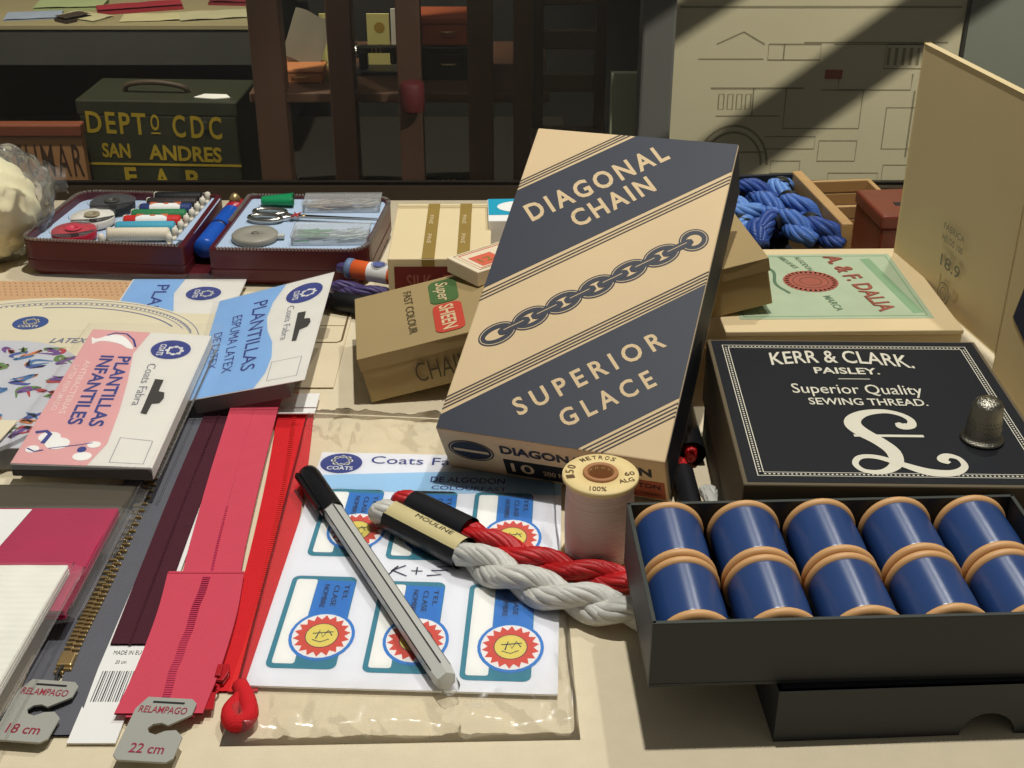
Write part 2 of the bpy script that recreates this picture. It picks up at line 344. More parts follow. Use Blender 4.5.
simple('card_box', 'small orange box lying low at the left of the rack shelf', 'box', (-34.5, 214, -25.4), M('orange_card', (166, 104, 60), .7), lambda o, m: crate(o, m, 7, 6, 2.2, .6))
def signcard(o, m):
    MB().box(-1.9, 1.9, 0, .3, 0, 8.8, .05).done('card', m, o); MB().disc(.2, 6.5, .9, .9, .02, T(0, 0, 0) @ FRONT).done('printed_mark', M('ochre_print', (150, 120, 40), .7), o); MB().box(-2, 2, .35, 2, 0, .3, .05).done('foot', m, o)
simple('display_card', 'yellow printed card between the second and third rack posts', 'card', (-22.6, 222, -25.4), M('yellow_card', (190, 180, 112), .7), signcard)
simple('display_card', 'plain yellow card between the first and second rack posts', 'card', (-30.6, 222, -25.4), M('yellow_card', (190, 180, 112), .7), signcard)
simple('display_card', 'blank white card just left of the third rack post', 'card', (-18.9, 226, -25.4), M('white_card_dim', (190, 184, 170), .7), signcard)
b = MB(); b.grid(lambda u, v: (lerp(-3, 3.4, u), 1.2*v, lerp(0, 8, v)+.2*math.sin(u*7)), 8, 6); b.grid(lambda u, v: (lerp(-3, 3.4, u), 1.2*v+.15, lerp(0, 8, v)+.2*math.sin(u*7)), 8, 6)
o = b.done('hanging_paper', M('grey_paper', (140, 132, 114), .8, .15, 20)); o.location = V(-35.4, 216, -23.1)*S; o.rotation_euler = (0, .35, 0); tag(o, 'tilted grey paper leaning behind the first rack post', 'paper')
def machine(o, m, k=0):
    MB().box(-6, 6, -4, 4, 0, 1.4, .3).done('base', m, o)
    b = MB(); b.box(-5, -2.6, -1.6, 1.6, 1.41, 7.5, .5); b.box(-5, 5.4, -1.4, 1.4, 6.6, 9, .6); b.box(3.4, 5.2, -1.2, 1.2, 3.0, 7, .4); b.done('arm', m, o)
    MB().lathe([(0, 0), (2.2, 0), (2.5, .2), (2.5, .7), (2.2, .9), (0, .9)], 24, T(-5.05, 0, 7.2) @ RY(-PI/2)).done('hand_wheel', STEEL, o)
    b = MB(); [b.box(-1.6+1.1*(q % 3), -1.0+1.1*(q % 3), -1.5, -1.42, 7.1+.55*(q//3), 7.4+.55*(q//3)) for q in range(9)]; b.done('gilt_ornament', BRASS, o)
    MB().tube([(4.3, 0, 2.6), (4.3, 0, 3.2)], .12, 6).done('needle_bar', STEEL, o)
for (x, y, z, rz, t) in ((-33.8, 222, -57, .2, 'black sewing machine under the rack between its first and second posts'), (-22.5, 222, -57, -.1, 'black sewing machine under the rack between its second and third posts'),
                         (-11.3, 224, -57, .1, 'black sewing machine under the rack between its third and fourth posts')):
    o = simple('sewing_machine', t, 'sewing machine', (x, y, z), DK, machine, RZ(rz)); o.scale = (.88, .9, 1.3)
for (x, y, t) in ((-22.5, 216, 'tangle of black metal parts on the rack shelf behind its second gap'),):
    o = simple('sewing_machine', 'small black hand machine standing on the rack shelf in its second gap', 'sewing machine', (x, 218, -25.4), DK, machine); o.scale = (.62, .62, .5)
b = MB(); b.lathe([(0, 0), (1.7, 0), (1.9, .3), (1.9, 4.2), (1.6, 4.6), (.6, 4.8), (0, 4.8)], 20); o = b.done('red_tin', M('red_enamel', (96, 28, 30), .6)); o.location = V(-15.6, 201.2, -27.2)*S
tag(o, 'dull red tin hanging on the third rack post', 'tin')
b = MB(); b.box(-.3, .3, 0, 1.3, -.4, .4, .1); ob = b.done('hook', STEEL, o); ob.location = V(0, 1.8, 2.4)*S
# dark slatted chair near the pillar
ch = thing('dark_chair', 'dark brown slat-back chair standing left of the grey pillar', 'chair', (9, 176, -57)); o0 = (9, 176, -57)
CHW = M('very_dark_wood', (50, 36, 26), .5, .2, 10)
MB().box(2.6, 13.4, 170, 184, -26, -24.3, .4).done('seat', CHW, ch, o0)
for x, y in ((2.8, 170.4), (11.6, 170.4), (2.8, 182), (11.6, 182)): MB().box(x, x+1.6, y, y+1.6, -57, -26, .2).done('leg', CHW, ch, o0)
for x in (2.8, 11.6): MB().box(x, x+1.6, 182, 183.6, -24.2, 14, .2).done('back_post', CHW, ch, o0)
for z in (-19, -13, -7, -1, 5): MB().box(4.3, 11.7, 182.3, 183.3, z, z+2.6, .2).done('back_slat', M('dark_wood_slat', (70, 52, 38), .5, .2, 10), ch, o0)

pbd = thing('pale_board', 'pale greenish board standing between the dark chair and the grey pillar', 'board', (14, 160, -57))
MB().box(-1.7, 2.2, 0, 1, 0, 46.5, .15).done('panel', M('pale_green_board', (150, 154, 128), .8, .15, 8), pbd); MB().box(-1.9, 2.4, -.8, 1.8, 0, 1.2, .2).done('foot', CHW, pbd)

# ------------------------------------------------------------------ tall leaning carton DIAGONAL CHAIN
KR = M('kraft_tan', (210, 184, 142), .7, .07, 30, .08, 600); NV = M('slate_navy_print', (40, 44, 56), .6, .10, 40, .05, 500)
RD = rotm(-.3, .51, -.01)
dg = thing('thread_carton', 'tall tan and navy carton with a printed chain, leaning on the kraft box', 'box', (-3.3, 48.5, 3.07), RD)
W_, L_, T_ = 10.03, 17.88, 3.36
MB().box(0, W_, 0, L_, -T_, 0, .07).done('body', KR, dg)
p = MB(); p.flat([(.02, 13.68), (5.0, 17.86), (10.0, 17.86), (10.0, 16.12), (.02, 7.66)]); p.flat([(.02, .7), (10.0, 9.33), (10.0, 3.2), (6.3, .02), (.02, .02)])
p.box(W_-.01, W_+.012, .4, L_-.1, -T_+.2, -.1)
p.done('navy_bands', NV, dg)
ln = MB()
def dline(y0, off, wd=.07):      # a line parallel to the bands (slope .845), given its height at x = 0
    a = (max(0.02, 0), y0+off); x1 = 10.0; y1 = y0+off+.845*x1
    if y1 > L_-.02: x1 = (L_-.02-y0-off)/.845; y1 = L_-.02
    if a[1] < .02: a = ((.02-y0-off)/.845, .02)
    ln.stroke([a, (x1, y1)], wd, .013)
for k in range(3): dline(13.66, .22+.2*k); dline(7.62, -.24-.22*k); 
for k in range(4): dline(.75, .24+.2*k); dline(-5.25, -.26-.22*k)
SL = math.atan(.845)
t = MB(); t.text('DIAGONAL', (1.25, 11.88), (6.95, 16.62), 1.05, .016, None, .025, 0, 0, 1.3); t.text('CHAIN', (3.48, 11.78), (6.7, 14.55), 1.0, .016, None, .025, 0, 0, 1.25)
t.done('title_lettering', KR, dg); t = MB()
t.text('SUPERIOR', (3.45, 1.2), (8.95, 5.78), .88, .016, None, .02, 0, 0, 1.5); t.text('GLACE', (5.55, .95), (8.95, 3.7), .86, .016, None, .02, 0, 0, 1.5)
t.done('quality_lettering', KR, dg)
# printed chain: dark links with a pale outline
A0 = V(1.35, 5.25); A1 = V(9.0, 11.75); dr_ = (A1-A0).normalized(); ang = math.atan2(dr_.y, dr_.x)
cc = MB(); hl = MB(); nlk = 6
for k in range(nlk+1):
    c = A0.lerp(A1, k/nlk) if False else V(A0.x+(A1.x-A0.x)*k/nlk, A0.y+(A1.y-A0.y)*k/nlk)
    rx, ry = (.92, .58) if k < nlk else (.70, .64)
    cc.ring(c.x, c.y, rx, ry, .32, .016, None, 40, ang); hl.ring(c.x, c.y, rx-.07, ry-.07, .035, .019, None, 40, ang)
    if k < nlk:
        d = V(A0.x+(A1.x-A0.x)*(k+.5)/nlk, A0.y+(A1.y-A0.y)*(k+.5)/nlk); q = Matrix.Translation((d.x, d.y, 0)) @ RZ(ang)
        cc.prism([(-.78, -.1), (-.62, -.2), (.62, -.2), (.78, -.1), (.78, .1), (.62, .2), (-.62, .2), (-.78, .1)], .0, .021, q); hl.stroke([(-.5, .04), (.5, .04)], .035, .024, q)
cc.done('printed_chain', NV, dg); hl.done('chain_highlight', KR, dg); ln.done('pinstripes', M('dark_pinstripe', (64, 58, 54), .7), dg)
FB = Matrix(((1, 0, 0, 0), (0, 0, -1, 0), (0, 1, 0, 0), (0, 0, 0, 1)))       # end face of the carton: x along, y = local z
t = MB(); t.text('DIAGONAL CHAIN', (2.75, -1.28), (9.4, -1.35), .58, .02, FB, .04); t.ring(1.35, -1.5, 1.05, .82, .07, .02, FB); t.disc(1.35, -1.5, .93, .7, .016, FB); t.done('end_lettering', NV, dg)
MB().prism([(2.75, -3.1), (6.6, -3.1), (6.6, -1.8), (2.75, -1.8)], -.005, .018, FB).done('size_label', INK, dg)
t = MB(); t.text('10', (3.05, -2.75), (4.1, -2.75), .72, .03, FB, .01); t.text('200 METRES', (4.5, -2.7), (6.5, -2.7), .36, .03, FB, .0); t.box(.55, 2.15, -.035, -.02, -1.6, -1.42, 0, RX(0)); t.done('size_lettering', KR, dg)
MB().prism([(7.6, -3.2), (9.9, -3.2), (9.9, -1.75), (7.6, -1.75)], -.005, .016, FB).done('orange_label', M('rust_orange_label', (160, 82, 56), .7), dg)
t = MB(); t.text('COTTON', (7.8, -2.35), (9.7, -2.35), .36, .03, FB); t.text('UNITED THREAD', (7.8, -2.95), (9.7, -2.95), .24, .03, FB, 0); t.done('label_lettering', INK, dg)

# ------------------------------------------------------------------ kraft box it leans on
KG = M('olive_kraft', (158, 136, 92), .75, .10, 20, .15, 300)
gb = thing('kraft_box', 'worn olive kraft thread box, tilted, with green and red badges', 'box', (-6.92, 56.15, .08), RZ(.12) @ RY(-.212))
MB().box(0, 20.4, 0, 7.07, 0, 2.5, .07).done('body', KG, gb)
b = MB(); b.grid(lambda u, v: (lerp(-.06, 20.46, u), -.09-.03*math.sin(u*19), lerp(1.85, 2.54, v)+.05*noise.noise((u*25, 0, 3))*(1-v)), 60, 3)
b.grid(lambda u, v: (lerp(-.06, 20.46, u), lerp(-.09, 7.1, v), 2.53+.02*noise.noise((u*9, v*4, 3))), 40, 8); b.grid(lambda u, v: (-.07, lerp(7.1, -.09, u), lerp(1.9, 2.53, v)+.06*noise.noise((u*9, 0, 8))*(1-v)), 12, 2); b.done('lid_flap', KG, gb)
def rrect(x0, x1, y0, y1, r, n=5):
    pts = []
    for cx, cy, a in ((x1-r, y1-r, 0), (x0+r, y1-r, PI/2), (x0+r, y0+r, PI), (x1-r, y0+r, 1.5*PI)):
        pts += [(cx+r*math.cos(a+PI/2*i/n), cy+r*math.sin(a+PI/2*i/n)) for i in range(n+1)]
    return pts
ZG = 2.57
MB().flat(rrect(3.9, 5.4, 3.9, 6.7, .45), ZG).done('green_badge', M('badge_green', (74, 104, 56), .6), gb)
MB().flat(rrect(3.95, 5.45, .5, 3.75, .45), ZG+.004).done('red_badge', M('badge_red', (190, 66, 48), .6), gb)
t = MB(); t.text('Super', (4.3, 6.4), (4.35, 4.1), .62, ZG+.012, None, .01, .25); t.text('SHEEN', (4.3, 3.55), (4.35, .75), .7, ZG+.014, None, .02); t.done('badge_lettering', KR, gb)
t = MB(); t.text('FAST COLOUR', (2.55, 6.3), (2.65, 1.2), .42, ZG+.006, None, .0); t.text('CHAIN STITCH', (2.5, .55), (8.6, .55), 1.05, .13, FRONT, -.005); t.done('lettering', M('olive_ink', (74, 62, 40), .7), gb)

# ------------------------------------------------------------------ black sewing thread box, thimble
KD = M('box_side_brown', (92, 80, 58), .75, .12, 20, .1, 300)
kc = thing('thread_box', 'flat black lidded box with pale lettering and a large ornate pound sign', 'box', (8.62, 40.95, 0), RZ(math.radians(-1.2)))
KW, KL = 12.1, 12.3
MB().box(.12, KW-.12, .12, KL-.12, 0, 2.9, .05).done('base', M('box_base_dark', (66, 58, 44), .75, .12), kc)
MB().box(0, KW, 0, KL, 1.9, 5, .06).done('lid', KD, kc)
MB().prism([(.16, .16), (KW-.16, .16), (KW-.16, KL-.16), (.16, KL-.16)], 4.98, 5.012).done('lid_panel', BLACKCARD, kc)
PALE = M('pale_grey_print', (208, 202, 182), .6, .08, 60)
b = MB()
for ins, wd in ((.62, .05), (.86, .05)):
    b.stroke([(ins, ins), (KW-ins, ins), (KW-ins, KL-ins), (ins, KL-ins)], wd, 5.02, None, True)
for i in range(64):
    q = .74; f = q+(KW-2*q)*i/63; g = q+(KL-2*q)*i/63
    for (x, y) in ((f, q), (f, KL-q), (q, g), (KW-q, g)): b.disc(x, y, .05, .05, 5.02, None, 5)
b.done('dotted_border', PALE, kc)
ZK = 5.022; t = MB()
t.text('KERR & CLARK.', (2.55, 9.75), (8.75, 9.55), 1.15, ZK, None, .012, 0, .38)
t.text('PAISLEY.', (4.3, 9.0), (7.1, 8.95), .55, ZK, None, .02); t.stroke([(5.2, 8.5), (6.55, 8.5)], .05, ZK)
t.text('Superior Quality', (3.05, 7.2), (8.5, 7.12), .82, ZK, None, .004); t.text('SEWING THREAD.', (3.57, 6.2), (8.45, 6.16), .56, ZK, None, .012); t.done('lettering', PALE, kc)
pp = [(6.8, 4.72), (6.95, 4.45), (7.3, 4.5), (7.4, 4.95), (7.1, 5.4), (6.5, 5.65), (5.7, 5.5), (5.15, 5.05), (5.0, 4.5), (5.25, 3.9), (5.75, 3.2), (6.1, 2.4), (6.0, 1.5), (5.4, .95), (4.7, 1.0), (4.45, 1.5), (4.75, 2.0), (5.4, 2.0), (6.2, 1.5), (7.1, .95), (8.0, .9), (8.55, 1.35), (8.5, 1.95), (8.1, 2.15), (7.85, 1.85), (8.05, 1.6)]
wd = [.2, .5, .42, .3, .28, .32, .46, .62, .7, .68, .62, .6, .5, .34, .26, .24, .28, .3, .36, .5, .42, .28, .24, .36, .42, .2]
pa = smooth_path([(a[0], a[1], c) for a, c in zip(pp, wd)], 130)
MB().stroke([(q.x, q.y) for q in pa], [max(.12, q.z) for q in pa], ZK+.003, None, False, .00015).box(4.85, 7.6, 3.58, 3.76, ZK-.001, ZK+.002).done('pound_sign', PALE, kc)
th = thing('thimble', 'dimpled silver thimble standing on the black box lid', 'thimble', (18.5, 44.2, 5.03), Matrix.Diagonal((.84, .84, .86, 1)))
TH = M('tarnished_silver', (150, 146, 132), .28, .2, 80, .9, 1500, metal=1)
MB().lathe([(.93, .02), (.98, .0), (1.0, .08), (.97, .16), (.86, .2), (.82, .35), (.78, 1.0), (.70, 1.75), (.62, 1.95), (.45, 2.08), (.2, 2.12), (0, 2.13)], 40).done('body', TH, th)
b = MB()
for r in range(5):
    for k in range(26):
        a = 2*PI*(k+.5*(r % 2))/26; rr = .79-.035*r; b.lathe([(.035, 0), (.03, .012), (0, .014)], 6, Matrix.Translation((rr*math.cos(a), rr*math.sin(a), .95+.19*r)) @ RZ(a) @ RY(PI/2))
b.done('knurled_band', M('dark_silver', (96, 92, 82), .4, metal=1), th)

# ------------------------------------------------------------------ cream thread box with green label and its open lid
CW = M('cream_card_box', (214, 192, 148), .7, .08, 20, .1, 300); GRN = M('pale_green_label', (168, 182, 150), .6, .12, 60)
al = thing('label_box', 'cream card box with a pale green label and its plain lid standing open', 'box', (10.35, 56.6, .03), RZ(.02))
MB().box(0, 11.5, 0, 10.4, 0, 3.5, .06).done('body', CW, al)
MB().box(-.04, 11.54, -.06, 10.44, 3.5, 3.75, .05).done('top_tray', CW, al)
MB().prism([(.9, 1.3), (10.5, 1.3), (10.5, 9.6), (.9, 9.6)], 3.74, 3.765).done('label', GRN, al)
RDB = M('faded_red_print_label', (158, 84, 66), .7, .15, 80)
t = MB(); t.text('A. & F. DALIA', (6.85, 9.3), (8.1, 2.1), .85, 3.78, None, .0)
for k in range(30):
    a = 2*PI*k/30; t.disc(5.4+1.25*math.cos(a), 5.9+1.2*math.sin(a), .2, .2, 3.777, None, 8)
t.disc(5.4, 5.9, 1.22, 1.17, 3.775); t.done('red_lettering', RDB, al)
t = MB(); t.text('A. & F. DALIA', (6.8, 9.24), (8.05, 2.04), .9, 3.772, None, .035); t.ring(5.4, 5.9, .95, .9, .06, 3.784); t.ring(5.4, 5.9, .6, .55, .06, 3.784); t.done('label_shadow_print', M('brown_print', (120, 70, 48), .7), al)
t = MB()
t.stroke(smooth_path([(3.2, 8.3, 0), (3.7, 7.2, 0), (3.5, 5.6, 0), (4.0, 4.4, 0)], 16) and [(q.x, q.y) for q in smooth_path([(3.2, 8.3, 0), (3.7, 7.2, 0), (3.5, 5.6, 0), (4.0, 4.4, 0)], 16)], .18, 3.775)
t.text('FABRICA DE HILOS', (4.3, 9.2), (4.9, 7.6), .3, 3.775); t.text('ALGODON', (5.2, 9.2), (5.6, 7.3), .3, 3.775); t.text('MARCA', (5.6, 4.0), (5.9, 2.2), .4, 3.775)
t.done('green_print', M('dark_green_print', (86, 112, 84), .7), al)
t = MB(); t.stroke([(9.0, 8.9), (9.9, 1.9)], .55, 3.772); t.stroke([(1.15, 9.3), (1.15, 1.6), (10.25, 1.6), (10.25, 9.3)], .1, 3.772, None, True)
for k in range(9): t.ring(2.2, 2.2+.8*k, .34, .34, .07, 3.772, None, 14)
t.done('ornament_print', M('mid_green_print', (128, 160, 120), .7), al)
# its lid: a tall cream panel standing upright along the right edge, and its narrow hinged end flap
LIDM = M('lid_cream_grey', (204, 184, 138), .75, .06, 14, .08, 400)
Ml = (T(10.35, 56.6, 0) @ RZ(.02)).inverted()
A = V(20.75, 66.6, 0); B = V(22.85, 55.6, 0); C_ = V(25.6, 47.5, 0); zt = 15.2
def slab(b, p, q, z0, z1, th, bev=.06):
    d = (q-p); ln = d.length; d.normalize(); n = V(d.y, -d.x, 0)
    R = Matrix((d, n, V(0, 0, 1))).transposed().to_4x4(); b.box(0, ln, 0, th, z0, z1, bev, Ml @ T(*p) @ R)
A2 = A+V(1.3, .25, 0)*.25
b = MB(); slab(b, A2, B+V(.3, 0, 0), 3.0, zt, -.28); b.done('open_lid', LIDM, al)
b = MB(); slab(b, B+V(.3, -.05, 0), C_+V(.3, 0, 0), .05, zt, -.28); fl = b.done('hinged_flap', LIDM, al)
d = (C_-B).normalized(); n = V(d.y, -d.x, 0)
R = Matrix((d, V(0, 0, 1), n)).transposed().to_4x4()
MF = Ml @ T(*(B+V(.3, -.05, 0)+n*.02)) @ R
t = MB(); t.flat([(.65, 5.3), (1.8, 4.4), (4.6, 4.2), (4.6, 7.6), (1.2, 7.8)], .02, MF); t.done('navy_print', M('navy_print_patch', (30, 38, 62), .7, .15), al)
t = MB(); t.flat([(1.35, 7.9), (4.6, 7.7), (4.6, 11.5), (2.0, 11.5)], .02, MF); t.done('blue_print', M('blue_print_patch', (96, 118, 152), .7, .15), al)
d = (B-A2).normalized(); n = V(d.y, -d.x, 0); R = Matrix((d, V(0, 0, 1), n)).transposed().to_4x4(); MP = Ml @ T(*(A2+n*.02)) @ R
t = MB(); t.text('FABRICA', (5.0, 7.1), (7.2, 7.1), .32, .02, MP); t.text('HILOS 100', (5.0, 6.5), (7.2, 6.5), .32, .02, MP); t.text('18.9', (5.2, 5.2), (7.3, 5.2), .6, .02, MP); t.ring(6.0, 3.9, .6, .6, .07, .02, MP); t.ring(6.0, 3.9, .35, .35, .05, .02, MP); t.done('ink_stamp', M('stamp_grey', (122, 116, 98), .7), al)

# ------------------------------------------------------------------ boxes behind: blue skeins, pale wooden box, red box
bb = thing('skein_box', 'open dark-lined wooden box full of blue embroidery skeins', 'box', (11.6, 67.45, 0), RZ(.12))
BX, BY, BZ = 7.2, 9.2, 4.7
PW = M('pale_wood_edge', (178, 142, 92), .6, .12, 16, .1, 150, stretch=(1, 6, 1)); DL = M('dark_lining', (28, 30, 36), .8, .2, 20)
MB().box(0, BX, 0, BY, 0, .3).done('bottom', DL, bb)
for (x0, x1, y0, y1, zz) in ((0, BX, 0, .3, 3.3), (0, BX, BY-.3, BY, BZ), (0, .3, .3, BY-.3, BZ)): MB().box(x0, x1, y0, y1, .3, zz, .04).done('side_wall', DL, bb)
MB().box(BX-.3, BX+.35, 0, BY, 0, BZ+.12, .08).done('wooden_side', PW, bb)
def rope_strands(paths_rad, bm, centre, hel_r, pitch, strand_r, nst=2, nsub=7, seg=70, ph=0, pa=1, pb_=0, pinch=.8):
    C = smooth_path(centre, seg); ln = [0]
    for i in range(seg): ln.append(ln[-1]+(C[i+1]-C[i]).length)
    def frame(i):
        a = C[max(0, i-1)]; b = C[min(seg, i+1)]; t = (b-a).normalized(); s_ = t.cross(V(0, 0, 1)).normalized(); return t, s_, s_.cross(t)
    for k in range(nst):
        for q in range(nsub):
            P = []
            for i in range(seg+1):
                t, s_, u = frame(i); a = ph+2*PI*ln[i]/pitch+2*PI*k/nst; a2 = -a*1.0+2*PI*q/nsub+.25*math.sin(i*.3+q)
                env = min(1, .55+.45*min(i, seg-i)/4)*(pinch if pa <= ln[i] <= pb_ else 1)
                off = (s_*math.cos(a)+u*math.sin(a))*hel_r
                fib = (s_*math.cos(a2)+u*math.sin(a2))*strand_r*.62
                P.append(C[i]+(off+fib)*env)
            bm.tube(P, strand_r*.46, 6)
BL = [ridged('blue_floss_%d' % k, c, 'X', 420, .38, .5, .7) for k, c in enumerate(((70, 108, 180), (98, 140, 204), (42, 72, 142), (30, 52, 108)))]
Wb = T(11.6, 67.45, 0) @ RZ(.12)
spots = [(1.5, 1.4, 3.9, 1.2, 1, 'front left corner'), (3.0, 1.2, 4.1, .9, 2, 'front, second from the left'), (4.6, 1.5, 4.1, 1.9, 0, 'front, third from the left'), (6.0, 1.3, 3.9, 2.1, 2, 'front right corner'),
         (2.0, 4.0, 4.2, 2.7, 1, 'middle left, palest and arched'), (3.9, 3.9, 4.3, 1.8, 0, 'very middle'), (5.6, 4.2, 4.2, 2.0, 0, 'middle right'), (1.8, 6.9, 3.7, .6, 3, 'back left corner, nearly navy'),
         (4.0, 7.2, 4.0, 2.4, 2, 'back middle'), (5.8, 7.4, 3.9, 1.4, 1, 'back right corner')]
for i, (x, y, z, a, m, t) in enumerate(spots):
    c = Wb @ V(x, y, 0); L2 = 1.55
    o = thing('embroidery_skein', 'blue skein in the dark-lined box, ' + t, 'skein', (c.x, c.y, z-.45), RZ(a), 'blue skeins in the open box')
    b = MB(); rope_strands(None, b, [(-L2, -.5, .1), (-L2*.5, .1, .65), (0, .25, .85), (L2*.5, .1, .65), (L2, -.5, .1)], .26, 4.2, .5, 2, 7, 26, i); b.done('strand', BL[m], o)
    b = MB(); b.lathe([(.66, -.35), (.7, -.3), (.7, .3), (.66, .35)], 16, T(.55, .1, .7) @ RY(PI/2)); b.done('paper_band', M('black_band', (22, 22, 24), .45), o)
pb = thing('slatted_box', 'pale wooden open box behind the blue skeins', 'box', (19.3, 74.6, 0), RZ(.1))
for (x0, x1, y0, y1, nm) in ((0, 4.2, 0, .3, 'front_wall'), (0, 4.2, 4.6, 4.9, 'rear_wall'), (0, .3, .3, 4.6, 'end_wall'), (3.9, 4.2, .3, 4.6, 'end_wall')):
    b = MB(); 
    for k in range(4): b.box(x0, x1, y0, y1, .15+.85*k, .92+.85*k, .05)
    b.box(x0, min(x1, x0+.3), y0+.02, y0+.28, 0, 3.5); b.done(nm, PW, pb)
MB().box(.1, 4.1, .1, 4.8, 0, .14).done('bottom', PW, pb)
rb = thing('red_wooden_box', 'reddish brown wooden box just behind the standing cream lid', 'box', (20.9, 69.0, 0), RZ(.1))
RW = M('red_brown_varnish', (112, 50, 34), .35, .15, 12, .05, 100, stretch=(1, 6, 1))
MB().box(0, 4.2, 0, 4.4, 0, 4.2, .12).done('body', RW, rb); MB().box(-.08, 4.28, -.08, 4.48, 4.2, 5.0, .15).done('lid', RW, rb); MB().box(1.3, 3.4, 1.6, 2.1, 4.96, 5.03, .03).done('lid_slot', INK, rb)

# ------------------------------------------------------------------ tray of ten blue spools, on its own upturned lid
BC = M('black_box_card', (38, 41, 44), .5, .15, 25, .12, 500); BCI = M('dark_green_card', (50, 54, 48), .6, .12, 25)
ld = thing('upturned_lid', 'dark notched box lid lying upside down under the spool tray', 'lid', (8.74, 32.8, 0), RZ(.05))
LW, LD, LH = 14.4, 6.8, 2.15
nt_ = [(0, 0), (6.3, 0)]+[(7.25-.95*math.cos(PI*i/10), .92*math.sin(PI*i/10)) for i in range(1, 10)]+[(8.2, 0), (LW, 0), (LW, LH), (0, LH)]
MB().prism(nt_, -.14, 0, FRONT).done('front_wall', BC, ld)
MB().prism(nt_, -LD, -LD+.14, FRONT).done('rear_wall', BC, ld)
for x in (0, LW-.14): MB().box(x, x+.14, .15, LD-.15, 0, LH).done('end_wall', BC, ld)
MB().box(.02, LW-.02, .02, LD-.02, LH-.12, LH).done('top', BC, ld)
tr = thing('spool_tray', 'open black card tray holding ten blue thread spools in two rows', 'tray', (4.48, 33.0, 2.18), RZ(.04))
TW_, TD, THt = 14.35, 7.0, 2.6
MB().box(0, TW_, 0, TD, 0, .12).done('bottom', BC, tr)
for (x0, x1, y0, y1) in ((0, TW_, 0, .13), (0, TW_, TD-.13, TD), (0, .13, .13, TD-.13), (TW_-.13, TW_, .13, TD-.13)): MB().box(x0, x1, y0, y1, .12, THt, .03).done('side_wall', BC, tr)
b = MB()
for (x0, x1, y0, y1) in ((0, TW_, -.01, .14), (0, TW_, TD-.14, TD+.01), (-.01, .14, 0, TD), (TW_-.14, TW_+.01, 0, TD)): b.box(x0, x1, y0, y1, THt-.02, THt+.03, .02)
b.done('rim_edge', BCI, tr)
BLUE_THREAD = radial_sheen(ridged('royal_blue_thread', (38, 66, 116), 'Y', 1150, .33, 1.0, .25, dist=.00004), 'Y', .88, .25)
def spool_at(loc, rz, label, first=[None]):
    if first[0]: return dup(first[0], loc, rz, label)
    o = thing('thread_spool', label, 'spool', loc, RZ(rz), 'blue thread spools in the black tray'); first[0] = o
    R = RX(-PI/2); hl_ = 1.63
    f = [(.42, 0), (1.2, 0), (1.3, .04), (1.35, .12), (1.35, .22), (1.29, .31), (1.16, .34), (.42, .34)]
    MB().lathe(f, 40, T(0, -hl_, 1.36) @ R).done('flange', WOODPALE, o); MB().lathe(f, 40, T(0, hl_-.34, 1.36) @ R).done('flange', WOODPALE, o)
    MB().lathe([(.42, 0), (.42, 3.24), (.55, 3.24), (.55, 0), (.42, 0)], 24, T(0, -hl_+.01, 1.36) @ R).done('core', WOODPALE, o)
    n = 30; MB().lathe([(.6, .33)]+[(1.24+.025*math.sin(PI*i/n)+.006*(i % 2), .33+i*(2*hl_-.66)/n) for i in range(n+1)]+[(.6, 2*hl_-.33)], 48, T(0, -hl_, 1.36) @ R).done('thread', BLUE_THREAD, o); return o
ORD = ('leftmost', 'second', 'third', 'fourth', 'fifth')
for r, yy, nm in ((1, TD-.15-1.66, 'back'), (0, .15+1.66, 'front')):
    for k in range(5):
        q = tr.matrix_world @ (V(1.5+2.82*k, yy, .125)*S)/S
        spool_at(q, .04, 'blue spool in the tray, %s row, %s%s' % (nm, ORD[k], '' if k == 0 else ' from the left'))

# ------------------------------------------------------------------ single spool of pale thread
sp = thing('thread_spool', 'single upright spool of pale pinkish thread with a printed cream top', 'spool', (3.45, 43.05, .2))
SPC = M('cream_spool_card', (226, 202, 142), .6, .06, 40)
for z0, nm in ((0, 'bottom_flange'), (3.75, 'top_flange')):
    MB().lathe([(.5, z0), (1.46, z0), (1.5, z0+.05), (1.5, z0+.17), (1.46, z0+.22), (.5, z0+.22), (.5, z0)], 48).done(nm, SPC, sp)
MB().lathe([(.5, 0.1), (.5, 4.02), (.55, 4.08), (.66, 4.08), (.7, 4.02), (.7, 3.9), (.62, 3.9), (.62, .1)], 36).done('hub', M('hub_brown', (168, 116, 72), .6), sp)
MB().lathe([(0, 2.2), (.5, 2.2)], 24).done('hub_core', M('deep_brown', (70, 36, 24), .8), sp)
n = 46; random.seed(3); MB().lathe([(.7, .22)]+[(1.30+.05*math.sin(PI*i/n)+.02*random.random(), .23+i*3.5/n) for i in range(n+1)]+[(.7, 3.75)], 48).done('thread', ridged('pale_pink_thread', (216, 190, 178), 'Z', 300, .5, .4, .6), sp)
t = MB()
def ringtext(st, r, a0, a1, h, z):
    m = len(st)
    for i, c in enumerate(st):
        if c == ' ': continue
        a = a0+(a1-a0)*(i+.5)/m; ww = abs(a1-a0)*r/m*.78
        t.text(c, (-ww/2, 0), (ww/2, 0), h, z, RZ(a-PI/2) @ T(0, r, 0), .01)
ringtext('METROS', 1.05, math.radians(130), math.radians(55), .26, 3.985); ringtext('150', 1.05, math.radians(200), math.radians(148), .32, 3.985)
t.text('100%', (-.5, -1.25), (.15, -1.3), .3, 3.985); t.text('ALG', (.7, -.75), (1.3, -.55), .26, 3.985); t.text('60', (.95, -.2), (1.35, -.1), .25, 3.985)
t.done('lettering', M('brown_ink', (96, 70, 40), .7), sp)

